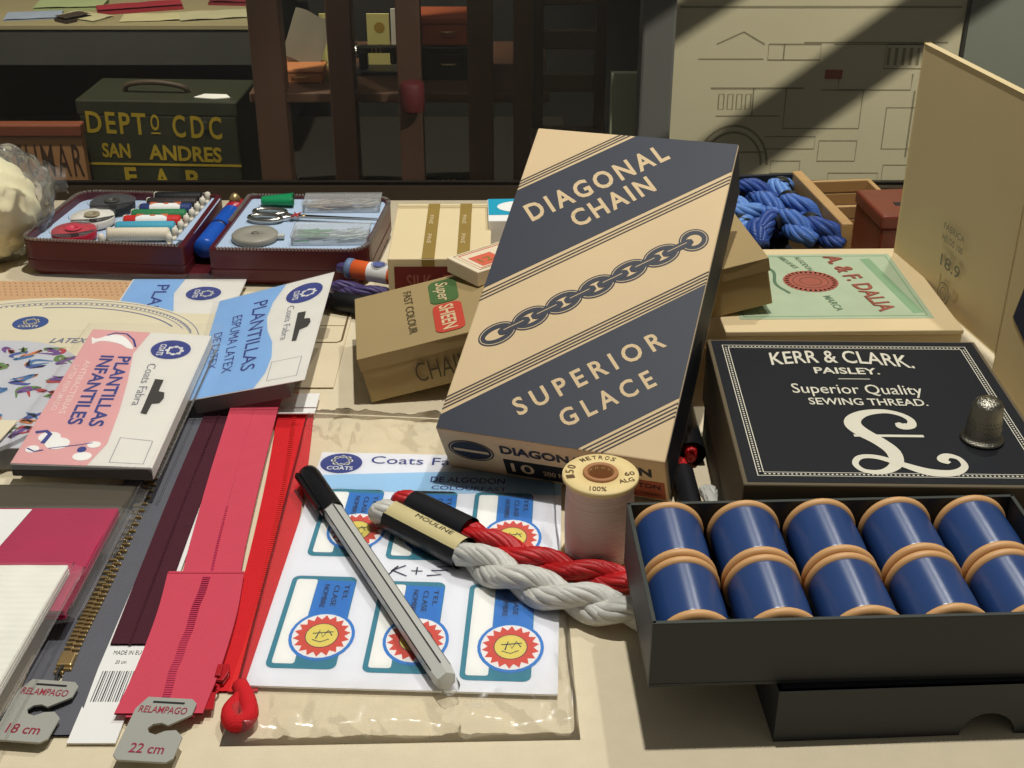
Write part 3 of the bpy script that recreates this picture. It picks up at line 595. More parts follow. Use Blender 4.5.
# ------------------------------------------------------------------ transfer sheet in its clear bag
s0 = (-9.4, 35.35, .17); RS = RZ(math.radians(-2.5))
cs = thing('label_sheet', 'white card printed with six teal name labels inside a clear bag', 'card', s0, RS)
SW, SL_ = 11.0, 15.9
b = MB(); b.grid(lambda u, v: (u*SW+.45*(v-1)*0, v*SL_, .05+.0*u), 10, 14); b.box(0, SW, 0, SL_, -.03, .04); b.done('sheet', M('white_sheet', (228, 228, 232), .5, .02, 30), cs)
MB().flat([(.03, 12.9), (.03, 13.9), (2.2, 14.1), (5, 14.35), (8, 14.6), (10.97, 14.7), (10.97, 12.7), (8, 12.75), (5, 12.6), (2, 12.8)], .062).done('blue_swoosh', M('pale_blue_print', (158, 198, 226), .55), cs)
t = MB(); t.disc(1.03, 14.95, .95, .85, .066); t.text('Coats Fabra', (2.35, 15.0), (7.3, 14.95), .62, .066, None, .0); t.text('DE ALGODON', (5.2, 13.55), (8.5, 13.5), .42, .07, None, .02); t.text('COLOURFAST', (5.3, 12.95), (8.6, 12.9), .3, .07, None, .01); t.done('navy_print', NAVY, cs)
def logo(b, cx, cy, k, z, M4=None, rot=0):
    Q = (M4 or Matrix.Identity(4)) @ T(cx, cy, 0) @ RZ(rot)
    b.ring(0, k*.22, k*.46, k*.40, k*.1, z, Q, 20)
    for i in range(8): b.disc(k*.42*math.cos(i*PI/4), k*.22+k*.36*math.sin(i*PI/4), k*.12, k*.12, z, Q, 8)
    b.text('COATS', (-k*.62, -k*.6), (k*.62, -k*.6), k*.3, z, Q, .02)
t = MB(); logo(t, 1.03, 14.95, .95, .072); t.done('white_emblem', WHITE, cs)
teal = MB(); wp = MB(); bl = MB(); rd = MB(); ye = MB(); wh = MB(); ik = MB()
for i, (x, y, hh) in enumerate(((.5, .95, 5.5), (4.0, .85, 5.4), (7.5, .6, 5.6), (.75, 7.8, 5.0), (3.95, 7.7, 5.1), (7.25, 7.6, 5.2))):
    w2 = 2.55; teal.flat(rrect(x, x+w2, y, y+hh, .3), .062); wp.flat(rrect(x+.2, x+1.02, y+.25, y+hh-.22, .12), .068)
    bl.flat([(x+1.04, y+2.0), (x+w2-.03, y+2.0), (x+w2-.03, y+hh-.3), (x+1.04, y+hh-.25)], .066)
    cx, cy = x+1.75, y+1.85; bl.disc(cx, cy, 1.22, 1.42, .070, None, 28); wh.disc(cx, cy, 1.1, 1.26, .074, None, 28)
    rd.flat([(cx+(1.06 if k % 2 else .84)*math.cos(PI*k/18), cy+(1.2 if k % 2 else .95)*math.sin(PI*k/18)) for k in range(36)], .078)
    ye.disc(cx, cy, .6, .68, .082, None, 24); ik.ring(cx, cy, .62, .7, .03, .084, None, 24)
    ik.text('NOMBRE', (x+1.35, y+hh-.55), (x+1.35, y+hh-2.0), .2, .086, None, 0); ik.text('CLASE', (x+1.75, y+hh-.6), (x+1.75, y+hh-1.9), .2, .086, None, 0); ik.text('TEL', (x+2.15, y+hh-.5), (x+2.15, y+hh-1.5), .18, .086, None, 0)
    ik.stroke([(cx-.2, cy-.2), (cx-.1, cy+.3), (cx+.05, cy-.1), (cx+.2, cy+.3), (cx+.38, cy)], .05, .088); ik.stroke([(cx-.35, cy+.1), (cx, cy+.15), (cx+.4, cy+.22)], .05, .088); ik.stroke([(cx-.32, cy-.25), (cx, cy-.38), (cx+.3, cy-.2)], .04, .088)
ik.stroke([(4.2, 6.6), (4.55, 7.25), (4.3, 6.9), (4.85, 7.3)], .07, .07); ik.stroke([(4.35, 6.95), (4.95, 6.6)], .07, .07); ik.stroke([(5.1, 6.95), (5.55, 6.95)], .06, .07); ik.stroke([(5.32, 6.7), (5.32, 7.2)], .06, .07); ik.stroke([(5.75, 6.65), (6.3, 6.75), (5.9, 7.0), (6.6, 7.05), (6.1, 7.25), (6.75, 7.3)], .09, .07)
for nm, b_, m_ in (('label_frame', teal, M('teal_print', (38, 122, 142), .5)), ('name_panel', wp, WHITE), ('blue_panel', bl, M('bright_blue_print', (30, 118, 196), .5)), ('badge_ring', wh, WHITE), ('red_sunburst', rd, M('sunburst_red', (206, 70, 54), .5)), ('yellow_centre', ye, M('badge_yellow', (222, 206, 100), .5)), ('ink_print', ik, M('dark_blue_ink', (26, 40, 70), .6))): b_.done(nm, m_, cs)
# the bag itself: wrinkled clear film, rippled most at its two open margins
q0, q1, q2, q3 = V(-9.75, 32.6, 0), V(2.3, 32.9, 0), V(1.8, 54.2, 0), V(-10.0, 55.3, 0)
def bagf(u, v):
    p = q0.lerp(q1, u).lerp(q3.lerp(q2, u), v)
    e = max(0, .17-v)/.12+max(0, v-.82)/.14+max(0, u-.93)/.07; e = min(1, e)*min(1, v/.02, (1-v)/.015, u/.02, (1-u)/.015)
    nz = noise.noise((u*5, v*7, 2))*.5+noise.noise((u*14+v*5, v*17, 5))*.35
    z = .30+.02*noise.noise((u*6, v*6, 9))+e*(.55*abs(nz)+.22*math.sin(u*11+v*9+2*noise.noise((u*3, v*3, 0)))**2+.12*abs(noise.noise((u*30+v*9, v*34-u*12, 3))))
    k = min(1, v/.02, (1-v)/.015, u/.015, (1-u)/.015); z = lerp(.03, z, k)
    p.z = z+.02*abs(nz); p.x += .15*noise.noise((v*6, u, 4))*e; p.y += .2*noise.noise((u*7, v, 8))*e; return p
b = MB(); b.grid(bagf, 110, 150); bgo = b.done('plastic_bag', FILM); bgo['label'] = 'clear crinkled plastic bag around the white label card'; bgo['category'] = 'bag'

# ------------------------------------------------------------------ ballpoint pen
P0, P1 = V(-9.05, 48.75, .62), V(-2.05, 34.6, .62); d = P1-P0; yaw = math.atan2(d.y, d.x); ln_ = d.length
pe = thing('ballpoint_pen', 'grey striped ballpoint pen with a black cap lying across the label card', 'pen', (P0.x, P0.y, .68), RZ(yaw) @ RY(0))
def along(prof, n=24): return [(r, z) for r, z in prof]
RYp = RY(PI/2)
MB().lathe([(0, 0), (.3, .02), (.46, .2), (.5, .5), (.5, 3.4), (.47, 3.5)], 20, RYp).done('cap', M('black_gloss_plastic', (22, 22, 24), .25, .1), pe)
MB().box(.3, 3.3, -.13, .13, .49, .66, .05, RX(PI*.40)).done('cap_clip', M('black_gloss_plastic', (22, 22, 24), .25, .1), pe)
MB().lathe([(.0, 3.3), (.42, 3.3), (.43, 3.6), (.43, ln_-.9), (.38, ln_-.5), (0, ln_-.5)], 6, RYp, False).done('barrel', M('grey_barrel', (196, 196, 188), .3, .05), pe)
b = MB()
for k in range(6):
    a = 2*PI*(k)/6+PI/6*0
    if k in (1, 2, 3, 4, 5, 0): b.box(3.55, ln_-1.0, -.025, .025, .425, .44, 0, RX(a))
b.done('barrel_stripe', M('dark_stripe', (44, 44, 46), .3), pe)
MB().lathe([(.36, ln_-.5), (.34, ln_-.1), (.25, ln_), (0, ln_)], 16, RYp).done('end_plug', ACRYL, pe)

# ------------------------------------------------------------------ two twisted skeins beside the pen
RDF = M('red_floss', (190, 22, 26), .42, .15, 300, .5, 2500, spec=.5); WHF = M('silver_white_floss', (206, 204, 194), .4, .12, 300, .5, 2500, spec=.55)
def bandskein(label, col, pts, ends, bandmat, foil, r=.3, pitch=4.6, sr=.46, ph=0, br=1):
    o = thing('embroidery_skein', label, 'skein', (pts[0][0], pts[0][1], 0), None, 'banded skeins by the spool'); base = (pts[0][0], pts[0][1], 0)
    b = MB(); rope_strands(None, b, pts, r, pitch, sr, 2, 10, 90, ph, (V(ends[0])-V(pts[0])).length, (V(ends[1])-V(pts[0])).length, .66); b.done('strand', col, o, base)
    A, B = V(ends[0]), V(ends[1]); t = (B-A).normalized(); s_ = t.cross(V(0, 0, 1)).normalized(); R = Matrix((t, -s_, V(0, 0, 1) if abs(t.z) < .01 else (-s_).cross(t)*-1)).transposed().to_4x4() if False else None
    u = s_.cross(t); ln = (B-A).length; n = 28; vs = []; 
    def pt(i, a, k=1.0): return A+t*(ln*i)+(s_*math.cos(a)*.80+u*math.sin(a)*.74)*k*br
    b = MB(); b.grid(lambda x, y: pt(x, 2*PI*y), 8, n); b.done('paper_band', bandmat, o, base)
    if foil:
        b = MB(); b.grid(lambda x, y: pt(x, .75+1.15*y, 1.02), 8, 12); fo = b.done('foil_label', GOLD, o, base)
        b = MB()
        Q = Matrix((t, (u*math.cos(1.3)-s_*math.sin(1.3))*-1 if False else (s_.cross(t)*0+s_*-1), u)).transposed().to_4x4()
        b.text('MOULINE', (ln*.35, -.2), (ln*.85, -.2), .22, .0, T(*(A+u*(.74*br*1.02+.02))) @ Q @ T(0, .1, 0), -.005); b.done('lettering', INK, o, base)
    return o
BAND = M('band_black', (26, 26, 28), .35, .1)
bandskein('twisted red skein in a black band lying behind the white skein', RDF, [(-4.85, 46.65, .65), (-4.1, 46.1, .66), (-2.78, 45.04, .68), (-1.59, 43.95, .68), (.32, 42.49, .65), (2.27, 41.56, .65), (3.6, 41.1, .65), (4.9, 40.8, .65)], ((-4.2, 46.15, .68), (-1.75, 44.1, .68)), BAND, False, .26, 4.4, .38, .4, .84)
bandskein('twisted silvery white skein with a black and gold foil band', WHF, [(-5.61, 45.57, .82), (-4.85, 44.97, .84), (-3.32, 43.59, .84), (-1.74, 42.28, .82), (.31, 40.6, .82), (2.2, 39.5, .82), (3.8, 38.95, .82), (5.2, 38.6, .8)], ((-4.95, 45.05, .84), (-1.9, 42.42, .83)), BAND, True, .32, 4.6, .46, 0, .88)
bandskein('red-tipped black-banded skein in the gap left of the black box', RDF, [(7.5, 49.9, .62), (7.55, 48.6, .6), (7.6, 46, .6), (7.6, 43, .6), (7.5, 40.5, .6)], ((7.53, 48.9, .6), (7.6, 44.5, .6)), BAND, False, .12, 4, .2, 0, .62)
bandskein('silver-tipped skein poking out behind the spool tray', WHF, [(8.3, 46.6, 1.2), (8.3, 45.6, 1.1), (8.25, 43.4, 1.0), (8.2, 41.2, .8)], ((8.26, 44.4, 1.05), (8.2, 41.6, .83)), BAND, False, .14, 4, .26, 0, .6)
bandskein('black-banded skein added furthest back to darken the gap left of the black box', RDF, [(8.0, 57.4, .6), (8.05, 55.0, .6), (8.1, 52.0, .6), (8.08, 50.3, .6)], ((8.02, 56.6, .6), (8.08, 50.4, .6)), BAND, False, .2, 4, .34, 0, .86)  # skein added as dark filler, since light reaches the cloth in this gap

# ------------------------------------------------------------------ zip fasteners
def ribbon(b, path, w0, w1, z0=.06, th=.06, side=1, wav=.012):
    """tape lying along -y: path gives the centre x at each y; covers x offsets w0..w1"""
    P = smooth_path(path, 50); n = len(P)
    for top in (1, 0):
        b.grid(lambda u, v: (lambda q: (q.x+lerp(w0, w1, u), q.y, z0+q.z+(th if top else 0)+wav*math.sin(q.y*.55+u)))(P[min(n-1, int(v*(n-1)+.5))]), 4, n-1)
    for wv in (w0, w1): b.grid(lambda u, v: (lambda q: (q.x+wv, q.y, z0+q.z+u*th+wav*math.sin(q.y*.55+(wv-w0)/(w1-w0))))(P[min(n-1, int(v*(n-1)+.5))]), 1, n-1)
def size_tag(parent, base, loc, rz, size, zlab):
    m = (T(*loc) @ RZ(rz)); b = MB()
    pts = [(-.85, 1.45), (.65, 1.55), (.95, 1.3), (.95, .55), (.2, .18), (-.02, .22), (-.2, .1), (-.22, -.12), (-.02, -.28), (.2, -.2), (.35, .0), (.8, -.2), (.95, -.5), (.95, -1.15), (.65, -1.5), (-.85, -1.5), (-1.1, -1.2), (-1.1, 1.0)]
    pts = [(-.75, 1.5), (.8, 1.5), (1.0, 1.3), (1.0, .75), (.35, .18), (.1, .28), (-.16, .2), (-.28, 0), (-.16, -.2), (.08, -.28), (.35, -.08), (.7, -.02), (1.0, -.3), (1.0, -1.3), (.8, -1.5), (-.8, -1.5), (-1.0, -1.3), (-1.0, .9)]
    b.prism(pts, 0, .09, m, .015); g = b.done('size_tag', M('grey_tag_plastic', (160, 160, 150), .45, .05), parent, base)
    t = MB(); t.text('RELAMPAGO', (-.85, .72), (.8, .72), .32, .1, m, .01); t.text('%s cm' % size, (-.55, -1.15), (.6, -1.15), .42, .1, m, .01); t.done('lettering', M('crimson_ink', (150, 40, 60), .6), g, (0, 0, 0) if True else None).location = -V(base)*S
    t = MB(); t.box(-.5, .6, 1.2, 1.3, .088, .096, 0, m); t.done('tag_slot', INK, g).location = -V(base)*S
    return g
def slider(b, x, y, z, rz=0):
    q = T(x, y, z) @ RZ(rz)
    b.prism([(-.28, .45), (.28, .45), (.34, .1), (.2, -.4), (-.2, -.4), (-.34, .1)], 0, .14, q, .02); b.prism([(-.28, .45), (.28, .45), (.34, .1), (.2, -.4), (-.2, -.4), (-.34, .1)], .2, .32, q, .02); b.box(-.1, .1, -.3, .3, .32, .46, .04, q)
def pull(b, x, y, z, rz=0):
    q = T(x, y, z) @ RZ(rz); b.ring(0, -.35, .2, .3, .09, 0, q, 20); b.prism([(-.12, -.55), (.12, -.55), (.2, -1.4), (-.2, -1.4)], -.03, .06, q, .02)
GREYT = weave('grey_tape', (98, 98, 104), 330, .85, .06, .35); MART = weave('maroon_tape', (74, 34, 44), 330, .85, .10, .35); PINK = weave('rose_tape', (206, 74, 92), 330, .85, .05, .3); REDT = weave('red_tape', (206, 34, 40), 330, .85, .08, .3)
# grey zip with brass teeth
bs = (-16, 44, 0); zg = thing('zip_fastener', 'grey zip fastener with brass teeth and an 18 cm tag', 'zip', bs)
pth = [(-15.95, 57, .02), (-15.98, 50, 0), (-15.95, 42, 0), (-16.05, 37.5, 0), (-15.9, 33.0, 0)]
for a, b_ in ((-1.25, -.06), (.06, 1.2)): 
    b = MB(); ribbon(b, pth, a, b_); b.done('tape', GREYT, zg, bs)
Pz = smooth_path(pth, 200); b = MB()
for i, q in enumerate(Pz[0:168:3]):
    for sgn in (-1, 1): b.box(q.x+sgn*.12-.17, q.x+sgn*.12+.17, q.y+sgn*.09-.055, q.y+sgn*.09+.055, .1, .25, .02)
o = b.done('teeth', BRASS, zg, bs); o['kind'] = 'stuff'
b = MB(); b.box(-16.3, -15.75, 36.3, 37.0, .1, .36, .05); b.done('end_stop', BRASS, zg, bs)
b = MB(); b.tube(smooth_path([(-16.05, 36.3, .3), (-16.1, 35.8, .35), (-16.0, 35.3, .32)], 10), .05, 6); b.done('tag_loop', M('dark_cord', (50, 48, 46), .7), zg, bs)
size_tag(zg, bs, (-16.25, 33.9, .32), -.1, '18', 1)
# maroon zip and its white barcode card
bs = (-14, 45, 0); zm = thing('zip_fastener', 'dark maroon zip fastener on a white barcode card', 'zip', bs)
pth = [(-14.15, 57, .02), (-14.15, 49, .02), (-14.1, 43, .02), (-14.0, 37.6, .02)]
for a, b_ in ((-.72, -.02), (.02, .74)):
    b = MB(); ribbon(b, pth, a, b_, .14); b.done('tape', MART, zm, bs)
b = MB(); [b.box(q.x-.05, q.x+.05, q.y-.05, q.y+.05, .2, .25, .01) for q in smooth_path(pth, 130)]; o = b.done('coil', MART, zm, bs); o['kind'] = 'stuff'
b = MB(); b.box(-.78, .85, -5.6, 12, .0, .06, 0, T(-14.05, 38.2, .07)); cd = b.done('backing_card', WHITE, zm, bs)
t = MB(); z_ = .14
for k in range(15): t.flat([(-14.62+k*.085, 34.6), (-14.62+k*.085+(.03, .05, .025)[k % 3], 34.6), (-14.62+k*.085+(.03, .05, .025)[k % 3], 36.2), (-14.62+k*.085, 36.2)], z_)
t.text('MADE IN EU', (-14.5, 37.1), (-13.5, 37.1), .22, z_, None, 0); t.text('20 cm', (-14.3, 36.6), (-13.9, 36.6), .18, z_, None, 0); t.done('barcode', M('grey_ink', (70, 70, 72), .7), zm, bs)
# rose zip
bs = (-12, 45, 0); zp = thing('zip_fastener', 'rose pink zip fastener with a stitched seam and a 22 cm tag', 'zip', bs)
pth = [(-12.45, 57, .5), (-12.25, 50, .3), (-12.0, 44, .14), (-11.75, 40, .1), (-11.8, 36, .1), (-11.95, 33.6, .1)]
for a, b_ in ((-1.25, -.004), (.004, 1.25)):
    b = MB(); ribbon(b, pth, a*.92, b_*.92, .18, .07, 1, .012); b.done('tape', PINK, zp, bs)
b = MB(); [b.box(q.x-.05, q.x+.05, q.y-.035, q.y+.035, q.z+.24, q.z+.29, .01) for q in smooth_path(pth, 190)[60:]]; o = b.done('coil', M('magenta_coil', (196, 56, 92), .5), zp, bs); o['kind'] = 'stuff'
b = MB(); ribbon(b, [(-12.05, 41.7, .09), (-11.85, 39, .09), (-11.85, 36, .09), (-12.0, 33.7, .09)], -1.5, 1.5, .27, .07, 1, .015); b.box(-1.5, 1.5, -.06, .06, .33, .4, .03, T(-12.03, 41.7, .06)); b.done('folded_end', PINK, zp, bs)
b = MB(); [b.box(-12.0+.07*noise.noise((k*.1, 0, 0))-.1, -11.8+.07*noise.noise((k*.1, 0, 0))-.1+.1, 34+.12*k, 34.06+.12*k, .44, .475, .01) for k in range(62)]; o = b.done('stitching', M('magenta_coil', (196, 56, 92), .5), zp, bs); o['kind'] = 'stuff'
b = MB(); slider(b, -12.5, 56.2, .75); b.tube(smooth_path([(-12.5, 56.1, 1.2), (-12.3, 55.6, 1.3), (-12.0, 55.9, 1.3)], 8), .1, 6); b.done('slider', M('dark_red_lacquer', (130, 24, 36), .3), zp, bs)
size_tag(zp, bs, (-11.85, 32.8, .5), -.08, '22', 1)
# red zip
bs = (-9.8, 45, 0); zr = thing('zip_fastener', 'bright red zip fastener with its slider and a clear sleeve end', 'zip', bs)
pth = [(-10.7, 57, .06), (-10.15, 50, .0), (-9.85, 44, .02), (-9.75, 39, 0), (-9.85, 35.2, 0)]
for a, b_ in ((-.85, -.05), (.05, .92)):
    b = MB(); ribbon(b, pth, a, b_, .03, .05); b.done('tape', REDT, zr, bs)
b = MB(); [b.box(q.x-.11, q.x+.11, q.y-.05, q.y+.05, q.z+.06, q.z+.13, .015) for q in smooth_path(pth, 150)]; o = b.done('coil', M('red_coil', (222, 40, 40), .35), zr, bs); o['kind'] = 'stuff'
b = MB(); slider(b, -10.35, 35.8, .1); b.done('slider', M('red_lacquer', (176, 28, 36), .3), zr, bs)
b = MB(); pull(b, -10.4, 35.4, .3); b.done('pull_tab', M('red_lacquer', (176, 28, 36), .3), zr, bs)
b = MB(); b.tube(smooth_path([(-9.5, 35.2, .3), (-9.1, 34.3, .5), (-8.9, 33.5, .45), (-9.3, 33.2, .4), (-9.6, 33.8, .35), (-9.3, 34.5, .4)], 30), .32, 8); b.done('folded_tail', REDT, zr, bs)
b = MB(); b.box(-11.3, -9.5, 55.2, 56.6, .32, .38); b.box(-11.3, -9.5, 54.6, 55.1, .32, .37); b.done('header_label', WHITE, zr, bs)

# ------------------------------------------------------------------ packets of binding tape, lower left
RIB = lambda nm, c: ridged(nm, c, 'Y', 95, .75, .2, .9)
def packet(label, z, yb, yf, xr0, xr1, col, hh, lbl=None):
    """right end of a long flat packet: folded tape in a clear sleeve; yb/yf back and front edge, xr right edge"""
    base = (-22, (yb+yf)/2, 0); o = thing('tape_packet', label, 'packet', base, None, 'packets of binding tape')
    b = MB(); nl = 3; 
    for k in range(nl):
        zz = z-hh+hh*k/nl
        b.prism([(-30, yf), (xr0, yf), (xr1, yb), (-30, yb)], zz+.01, zz+hh/nl-.01, None, .04)
    b.grid(lambda u, v: (lerp(-30, lerp(xr0, xr1, v)-.03, u), lerp(yf, yb, v), z+.03*math.sin(v*PI)+.015*noise.noise((u*12, v*5, z))), 16, 14); b.done('folded_tape', col, o, base)
    m = .55; b = MB(); zt = z+.05
    def sl(u, v):
        x = lerp(-30, lerp(xr0, xr1, v)+m, u); over = max(0, x-lerp(xr0, xr1, v))/m
        return (x, lerp(yf-.25, yb+.1, v), zt-over*(hh*.55)+.03*noise.noise((u*20, v*6, z)))
    b.grid(sl, 40, 14); b.grid(lambda u, v: (lambda q: (q[0], q[1], min(q[2]-.02, z-hh-.02+.45*hh*max(0, u-.93)/.07)))(sl(u, v)), 40, 14); b.done('clear_sleeve', SLEEVE, o, base)
    b = MB(); b.tube([sl(1, v/10) for v in range(11)], .045, 6); b.tube([(lerp(xr0, xr1, v/10)+.2, lerp(yf-.25, yb+.1, v/10), zt) for v in range(11)], .03, 6); b.done('sealed_edge', SLEEVE, o, base)
    if lbl:
        b = MB(); b.prism(lbl, z+.045, z+.06); l_ = b.done('paper_label', WHITE, o, base)
        t = MB(); x = max(p[0] for p in lbl)
        t.text('5 m', (x-.5, lbl[0][1]+1.2), (x-1.0, lbl[0][1]+.5), .3, z+.065, None, 0); t.text('ALG', (x-1.3, lbl[0][1]+2.3), (x-1.9, lbl[0][1]+1.4), .35, z+.065, None, 0); t.done('label_print', MID, l_).location = -V(base)*S
    return o
packet('olive brown binding tape packet, the lowest and furthest back of its pile', .95, 47.3, 42.5, -16.3, -16.15, RIB('olive_tape', (72, 62, 42)), .42)
packet('crimson binding tape packet with a white label, middle of its pile', 1.42, 44.75, 38.0, -16.35, -16.15, RIB('crimson_tape', (170, 22, 72)), .42, [(-24, 40.3), (-20.35, 40.3), (-19.65, 44.6), (-24, 44.6)])
packet('cream binding tape packet lying on top of its pile', 1.9, 40.15, 32.0, -17.1, -16.75, RIB('cream_tape', (228, 226, 214)), .42)
b = MB(); b.prism([(-30, 46.9), (-17.4, 46.9), (-17.5, 48.1), (-30, 48.2)], .62, .74, None, .02); o = b.done('cream_card_strip', CREAM); tag(o, 'narrow cream card strip between the olive tape and the pink header card', 'card')

b = MB(); b.prism([(-30, 48.6), (-22.9, 48.6), (-22.55, 51.6), (-30, 51.9)], 1.62, 1.70, None, .02); o = b.done('cream_card_corner', CREAM); tag(o, 'cream card corner lying on the printed insole bag at the far left edge', 'card')

# ------------------------------------------------------------------ insole packs
BLUEH = M('header_blue', (132, 176, 222), .45, .04); PINKH = M('header_pink', (222, 164, 162), .45, .04); HW = M('header_white', (224, 220, 210), .45, .03)
FOAM = M('grey_foam', (96, 94, 88), .85, .1, 60)
class Pat:      # bilinear patch: (u, v, n) in 0..1 -> world
    def __init__(s, bl, br, tr_, tl): s.q = [V(x) for x in (bl, br, tr_, tl)]; s.n = ((s.q[1]-s.q[0]).cross(s.q[3]-s.q[0])).normalized()
    def __call__(s, u, v, h=0): return s.q[0].lerp(s.q[1], u).lerp(s.q[3].lerp(s.q[2], u), v)+s.n*h
def mapped(b, pat, W, L, name, mat, parent, base):
    for v in b.bm.verts: v.co = pat(v.co.x/W, v.co.y/L, v.co.z)
    return b.done(name, mat, parent, base)
# A: pink children's insoles
bA = (-18.4, 54, 0); pA = thing('insole_pack', 'pink and white header card of a pack of printed children insoles', 'insole pack', bA)
PA = Pat((-21.5, 47.55, 1.86), (-15.3, 47.1, 1.9), (-15.4, 60.0, 1.9), (-21.75, 60.9, 1.86)); WA, LA = 6.2, 13.1
b = MB(); b.box(0, WA, 0, LA, -.58, 0, .03); mapped(b, PA, WA, LA, 'header_card', HW, pA, bA)
b = MB(); b.flat([(.02, .02), (3.35, .02), (3.75, 1.9), (3.55, 4.7), (3.2, 7.7), (2.75, 10.6), (3.05, 13.05), (.02, 13.05)], .012); mapped(b, PA, WA, LA, 'pink_field', PINKH, pA, bA)
b = MB(); b.box(.05, WA-.05, .01, .06, -.6, .0); b.box(0.03, WA-.03, -.02, 0, -.6, -.05); mapped(b, PA, WA, LA, 'foam_edge', FOAM, pA, bA)
t = MB(); t.text('PLANTILLAS', (2.12, 10.2), (2.5, 3.3), .62, .02, None, .025); t.text('INFANTILES', (1.25, 10.2), (1.5, 3.4), .62, .02, None, .025); t.disc(4.5, 11.25, 1.0, 1.05, .018)
t.stroke([(.95, 12.4), (1.3, 12.75), (1.9, 12.7), (2.4, 12.1), (2.7, 11.3)], .1, .028); t.stroke([(.3, 2.6), (.75, 2.75), (1.0, 2.5), (.9, 1.7)], .22, .024); t.stroke([(1.3, 1.3), (2.6, 1.7), (3.1, 1.9)], .06, .024); t.disc(2.78, 1.3, .2, .25, .03); t.stroke([(.35, 1.25), (.75, 1.0), (1.1, 1.15)], .08, .032)
mapped(t, PA, WA, LA, 'navy_lettering', NAVY, pA, bA)
t = MB(); logo(t, 4.5, 11.15, 1.0, .024, None, -PI/2)
t.flat([(q.x, q.y) for q in smooth_path([(.2, 12.15, 0), (.55, 12.0, 0), (1.1, 12.5, 0), (1.75, 12.45, 0), (2.35, 11.7, 0), (2.62, 11.1, 0), (2.3, 11.15, 0), (1.9, 11.5, 0), (1.2, 11.75, 0), (.7, 11.7, 0), (.45, 11.35, 0)], 40)], .022)
t.disc(1.55, 1.75, .55, .5, .022); t.disc(1.05, 2.25, .5, .45, .023); t.disc(.6, 1.2, .3, .3, .023); t.disc(2.95, .75, .42, .36, .023); t.disc(3.2, 1.75, .3, .28, .023)
mapped(t, PA, WA, LA, 'white_figures', WHITE, pA, bA)
t = MB(); t.text('ANTIBACTERIAS', (.62, 9.6), (.82, 4.3), .28, .02, None, .02); t.text('LATEX PERFUMADO', (.2, 9.0), (.35, 4.6), .26, .02, None, .02); mapped(t, PA, WA, LA, 'pale_lettering', M('pale_pink_print', (238, 206, 200), .5), pA, bA)
t = MB(); t.text('Coats Fabra', (3.75, 9.6), (3.95, 5.4), .42, .02, None, -.005); t.stroke([(4.25, .35), (5.75, .3), (5.7, 2.25), (4.2, 2.45)], .035, .02, None, True); mapped(t, PA, WA, LA, 'grey_lettering', MID, pA, bA)
SLOT = [(4.45, 8.05), (4.55, 4.7), (4.85, 4.6), (4.87, 5.6), (5.2, 5.7), (5.3, 6.2), (5.2, 6.75), (4.9, 6.85), (4.88, 8.0)]
t = MB(); t.flat(SLOT, .021); mapped(t, PA, WA, LA, 'hang_slot', M('slot_dark', (44, 36, 30), .9), pA, bA)
def sole(b, cx, cy, sx, sy, z0, z1, rz=0, n=40):
    pts = []
    for i in range(n):
        a = 2*PI*i/n; r = 1+.10*math.cos(2*a)*0; x = math.cos(a)*sx*(1+.16*math.sin(a)); y = math.sin(a)*sy; pts.append((x, y))
    b.prism(pts, z0, z1, T(cx, cy, 0) @ RZ(rz), .04)
b = MB(); sole(b, -26.2, 54.3, 5.6, 6.0, 1.22, 1.48, .35); b.box(-32, -21.3, 49.9, 58.2, 1.16, 1.24, .03); b.done('insole', M('insole_print_white', (196, 196, 200), .7, .05), pA, bA)
cols = [(176, 54, 60), (70, 80, 150), (96, 128, 60), (206, 120, 60), (112, 70, 140), (60, 110, 160)]
random.seed(11)
pts_ = [(-22.2, 58.2), (-24.6, 58.6), (-21.9, 56.2), (-23.6, 57.6), (-25.6, 57.2), (-21.9, 52.2), (-23.0, 54.6), (-25.0, 54.6), (-22.2, 50.9), (-24.2, 51.9), (-26.6, 58.2), (-26.6, 55.4), (-23.4, 58.9), (-26.0, 52.4), (-21.9, 54.4), (-23.9, 56.0), (-25.3, 59.2)]
grp = [MB() for _ in cols]
for i, (x, y) in enumerate(pts_):
    for j in range(3):
        k = (i+j*2) % 6; q = [(x+.7*random.uniform(-1, 1), y+.55*random.uniform(-1, 1)) for _ in range(4)]; q = smooth_path([(a, c, 0) for a, c in q], 12); grp[k].stroke([(c.x, c.y) for c in q], [.05+.22*math.sin(PI*m/12) for m in range(13)], 1.492+.002*j+.0005*k)
for k, b in enumerate(grp): b.done('printed_pattern', M('cartoon_ink_%d' % k, cols[k], .6), pA, bA)
b = MB(); b.box(-21.6, -20.8, 49.0, 51.0, 1.3, 1.5, .03); b.done('black_tab', INK, pA, bA)
b = MB(); b.grid(lambda u, v: (lerp(-32, -15.0, u), lerp(46.9, 61.4, v), (1.58 if u < .58 else 1.95)+.03*noise.noise((u*9, v*9, 1))), 60, 50); b.done('clear_bag', SLEEVE, pA, bA)
b = MB(); b.grid(lambda u, v: (lerp(-15.45, -15.0, u), lerp(46.9, 60.2, v), 1.96-.5*u+.03*noise.noise((u*9, v*9, 1))), 4, 40); b.tube([(-15.05, lerp(46.9, 60.2, k/12), 1.45) for k in range(13)], .05, 6); b.done('bag_seam', SLEEVE, pA, bA)
